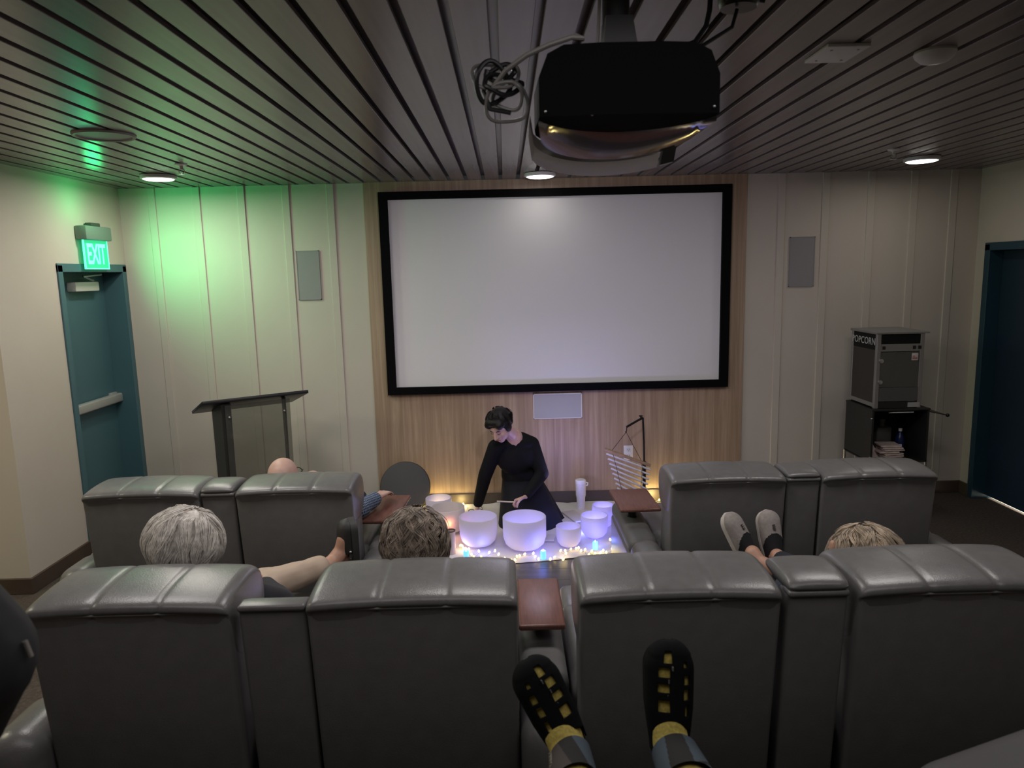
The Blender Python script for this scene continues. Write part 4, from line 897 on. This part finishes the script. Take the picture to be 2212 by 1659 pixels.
# the viewer's own legs and strappy shoes
vp = thing('person', 'outstretched legs in black strappy shoes over yellow socks', 'person', (.24, 1.0, .87)); ov = V((.24, 1.0, .87))
YEL = mat('yellow sock knit', (.42, .33, .075), .85, var=.25, vscale=160, bump=.4, bscale=500)
STRAP = mat('black strap', (.005, .005, .0055), .85, spec=.1); CUFFB = mat('black cuff', (.012, .011, .011), .85); CUFFG = mat('slate cuff panel', (.050, .070, .092), .85, bump=.3, bscale=400); PATCHB = mat('brown patch', (.048, .036, .034), .8); PIPE = mat('grey edge stitching', (.10, .10, .10), .6)
def leg_with_shoe(heel, toe, up, ankle, shin, holes, side, text):
    y = (V(toe)-V(heel)).normalized(); x = y.cross(V(up).normalized()); mt = frame(V(heel)-ov, x, y); L = (V(toe)-V(heel)).length; W = .098
    # sock: foot and ankle
    R_ = shoe_rings(L, W, .068, 0, 1, 40, 41, 0, .62, .5)
    u = put(B().loft(R_, closed=False, cap=False).obj('sock', YEL, vp, ang=2), mt)
    sh = put(B().loft(sole(L, W, .022, .007)).obj('shoe', STRAP, vp, ang=.8), mt)
    # straps: the upper minus its openings
    Q = shoe_rings(L, W, .068, .24, 1, 90, 91, .0045, .62, .5); b = B(); n = len(Q); m_ = len(Q[0]); vs = [[b.bm.verts.new(p) for p in r] for r in Q]
    for i in range(n-1):
        for j in range(m_-1):
            t_ = .24+.76*(i+.5)/(n-1); s_ = (j+.5)/(m_-1)*2-1          # s_: -1 right edge .. 1 left edge
            if any(abs(t_-a) < da and abs(s_-c) < dc for a, c, da, dc in holes): continue
            if t_ < .33+.06*math.cos(s_*2.2) and abs(s_) < .8: continue
            b.bm.faces.new((vs[i][j], vs[i][j+1], vs[i+1][j+1], vs[i+1][j]))
    bmesh.ops.delete(b.bm, geom=[v for v in b.bm.verts if not v.link_faces], context='VERTS')
    ob = put(b.obj('straps', STRAP, sh, ang=2), mt); so = ob.modifiers.new('s', 'SOLIDIFY'); so.thickness = .004; so.offset = 1
    for a, c, da, dc in holes[:4]:
        if abs(c) < .6:
            k = (a-.05); xx = math.cos(PI*(c-(.10 if c > 0 else -.10)+1)/2); zz = math.sin(PI*(c+1)/2)**.5
            put(B().box((W/2*.93*xx-.0012, (a-.075)*L, .068*zz*.80+.001), (W/2*.93*xx+.0012, (a-.045)*L, .068*zz*.80+.011)).obj('strap_edge', PIPE, sh), mt)
    put(B().loft(shoe_rings(L, W, .068, -.02, .24, 10, 26, .005, .98), closed=False, cap=False).obj('heel_cup', STRAP, sh, ang=2), mt)
    put(B().box((W/2*.62, .0, -.004), (W/2*.70, L*.22, .02), .003).obj('sole_accent', mat('dull yellow accent', (.12, .10, .04), .7), sh), mt)
    # ankle, cuff and shin
    A, Sh = V(ankle)-ov, V(shin)-ov; d = (Sh-A)
    fr = frame(A, x, d)     # x side, y up the leg, z = x cross y
    blob('ankle', chain([A+y*.025+V(up).normalized()*-.012, A, Sh], [.040, .042, .056]), .006, YEL, vp, smooth=3)
    def cyl(r0, r1, t0, t1, n=140, k=50):
        return [[A+d*(t0+(t1-t0)*i/k)+(fr.to_3x3() @ V((math.cos(2*PI*j/n), 0, math.sin(2*PI*j/n))))*(r0+(r1-r0)*i/k) for j in range(n)] for i in range(k+1)]
    b = B().loft(cyl(.052, .060, .09, .40), cap=False)
    for f in b.bm.faces:
        c = f.calc_center_median()-A; tt = c.dot(d)/d.length_squared; q = fr.to_3x3().transposed() @ c; an = math.atan2(q.x, -q.z)   # angle from the side that faces the eye
        f.material_index = 0
        if an > .30 and abs(tt-.37+.10*(an-.9)) > .016: f.material_index = 1
        if side < 0 and an < -.38 and tt < .50: f.material_index = 2
        if side > 0 and an < -.62-.5*(tt-.3): f.material_index = 1
    b.obj('cuff', [CUFFB, CUFFG, PATCHB], vp, ang=2)
    if text:
        nrm = (fr.to_3x3() @ V((-.62, 0, -.78))).normalized() if side < 0 else None
        # lettering runs along the leg
        fx = d.normalized()*-1; c = A+d*.17+nrm*.0548
        text_mesh('cuff_lettering', text, mat('pale lettering', (.26, .25, .19), .7), vp, frame(c, fx, nrm.cross(fx)), .0135, .001, 1.0)
H_R = [(.905, .14, .034, .12), (.80, .26, .036, .16), (.68, .29, .034, .17), (.54, .29, .048, .18), (.86, -.38, .018, .07), (.745, -.42, .038, .11), (.63, -.40, .040, .10), (.50, -.42, .042, .08)]
H_L = [(a, -c, da, dc) for a, c, da, dc in H_R]
leg_with_shoe((.352, 1.545, .800), (.366, 1.60, 1.072), (.02, -.96, .25), (.352, 1.50, .875), (.385, 1.20, .85), H_R, 1, None)
leg_with_shoe((.145, 1.545, .795), (.028, 1.60, 1.032), (.25, -.93, .25), (.118, 1.50, .870), (.120, 1.20, .85), H_L, -1, 'ZANKY')

# ------------------------------------------------------------------ lights
def area(name, loc, rot, size, power, col, size_y=None, spread=None, shape=None):
    L = bpy.data.lights.new(name, 'AREA'); L.energy = power; L.color = col; L.size = size
    L.shape = shape or ('RECTANGLE' if size_y else 'DISK')
    if size_y: L.size_y = size_y
    if spread: L.spread = spread
    o = bpy.data.objects.new(name, L); COL.objects.link(o); o.location = loc; o.rotation_euler = rot
    return o
def point(name, loc, power, col, r=.02):
    L = bpy.data.lights.new(name, 'POINT'); L.energy = power; L.color = col; L.shadow_soft_size = r
    o = bpy.data.objects.new(name, L); COL.objects.link(o); o.location = loc
    return o
WARM = (1, .93, .84)
for i, (x, y, p) in enumerate(((-2.41, 5.235, 9.5), (.28, 5.60, .5), (2.95, 5.225, 1.8))):
    area('downlight_lamp', (x, y, ZC-.045), (0, 0, 0), .2, p, WARM)
# spot added in front of the projector to light screen and front wall
L = bpy.data.lights.new('screen_fill_spot', 'SPOT'); L.energy = 54; L.color = (1., .90, 1.); L.spot_size = math.radians(80); L.spot_blend = .9; L.shadow_soft_size = .05
o = bpy.data.objects.new('screen_fill_spot', L); COL.objects.link(o); o.location = (.24, 2.32, 2.36); o.rotation_euler = (V((.42, 5.93, 1.45))-V(o.location)).to_track_quat('-Z', 'Y').to_euler()
# exit sign glow
eg = area('exit_glow', (XL+.13, 5.36, 2.15), (0, 0, 0), .2, 3.6, (.02, 1., .26), .3, math.radians(125))
eg.rotation_euler = (V((-2.15, 5.93, 2.15))-V(eg.location)).to_track_quat('-Z', 'Y').to_euler()
point('exit_glow_up', (XL+.20, 5.25, 2.50), 1.5, (.02, 1., .26), .05)
# stage
for (x, y, p) in ((-.35, 4.86, .11), (-.05, 4.66, .11), (.35, 4.70, .11), (.62, 4.74, .14)): point('fairy_glow', (x, y, .05), p, (1., .82, .42), .03)
for (x, y, z, p) in ((-.62, 5.84, .05, 1.1), (-.42, 5.84, .05, .8), (1.20, 5.83, .06, 1.6), (1.40, 5.84, .05, 1.)): point('fairy_glow', (x, y, z), p, (1., .78, .30), .03)
for (x, y, z, p) in ((-.20, 4.80, .06, .25), (.21, 4.70, .08, .5), (.60, 4.88, .06, .3), (.52, 5.16, .06, .6), (.60, 5.25, .05, .7)): point('blue_glow', (x, y, z), p, (.16, .20, 1.), .02)  # blue points at the candles, others added behind the bowls
point('bowl_fill_warm', (-.46, 5.10, .12), .35, (1., .25, .10), .02)  # orange point added to tint one bowl, no warm candle here
for (x, y, p) in ((-.31, 4.91, .55), (.185, 4.87, 1.5), (.425, 4.90, .25), (.63, 5.06, .8), (.72, 5.28, .8), (-.56, 5.64, .12)): point('bowl_fill_blue', (x, y, .09), p, (.20, .19, 1.), .02)  # blue points added inside the bowls to tint the quartz
for (x, y, p) in ((-.20, 4.97, .05), (.03, 4.93, .06)): point('bowl_fill_pale', (x, y, .11), p, (1., .93, .85), .04)  # weak pale points added inside the two large bowls
area('stage_fill', (.15, 4.75, 1.9), (math.radians(-15), 0, 0), .5, 3.2, (.78, .72, 1.))  # lavender lamp added above the bowls, no fixture
pu = area('purple_fill', (.40, 5.30, .34), (0, 0, 0), .15, 2.4, (.50, .44, 1.))  # added purple lamp, tints the lower right of the screen
pu.rotation_euler = (V((.95, 5.93, 1.6))-V(pu.location)).to_track_quat('-Z', 'Y').to_euler()
area('left_wall_fill', (-1.9, 4.3, 2.64), (0, 0, 0), .6, 11, (1, .95, .86))  # soft lamp added to brighten the left walls
# added overhead fill without fixtures, brightens seats and chair backs
for x in (-1.75, -.05, 1.75): area('seat_fill', (x, 2.95, 2.64), (0, 0, 0), .75, 12.5, (1, .96, .93), .45)
area('rear_fill', (0, 1.0, 2.62), (0, 0, 0), 4., 17, (1, .95, .93), 1.0)
# corridor behind the right door, hall light behind the left wall
area('corridor_lamp', (XR+.5, 5.2, .6), (0, 0, 0), .6, 60, (1, .95, .8))
area('hall_lamp', (-3.8, 2.8, 2.6), (0, 0, 0), .6, 22, (1, .93, .66))
w = bpy.data.worlds.new('World'); S.world = w; w.use_nodes = True
w.node_tree.nodes['Background'].inputs[0].default_value = (.02, .02, .02, 1)

# ------------------------------------------------------------------ camera
cd = bpy.data.cameras.new('camera'); cd.sensor_fit = 'HORIZONTAL'; cd.sensor_width = 36; cd.lens = 36*1558/2212; cd.clip_start = .05
cd.dof.use_dof = True; cd.dof.focus_distance = 4.2; cd.dof.aperture_fstop = 5.
co = bpy.data.objects.new('camera', cd); COL.objects.link(co)
r_, u_, f_ = V((.99966818, -.00951423, -.02393766)), V((.02511102, .15279763, .98793842)), V((.00574186, .9882117, -.15298584))
mw = M((r_, u_, -f_)).transposed().to_4x4(); mw.translation = (0, 0, 1.95); co.matrix_world = mw
S.camera = co
S.view_settings.view_transform = 'Standard'; S.view_settings.look = 'None'; S.view_settings.exposure = 0.; S.view_settings.gamma = 1.
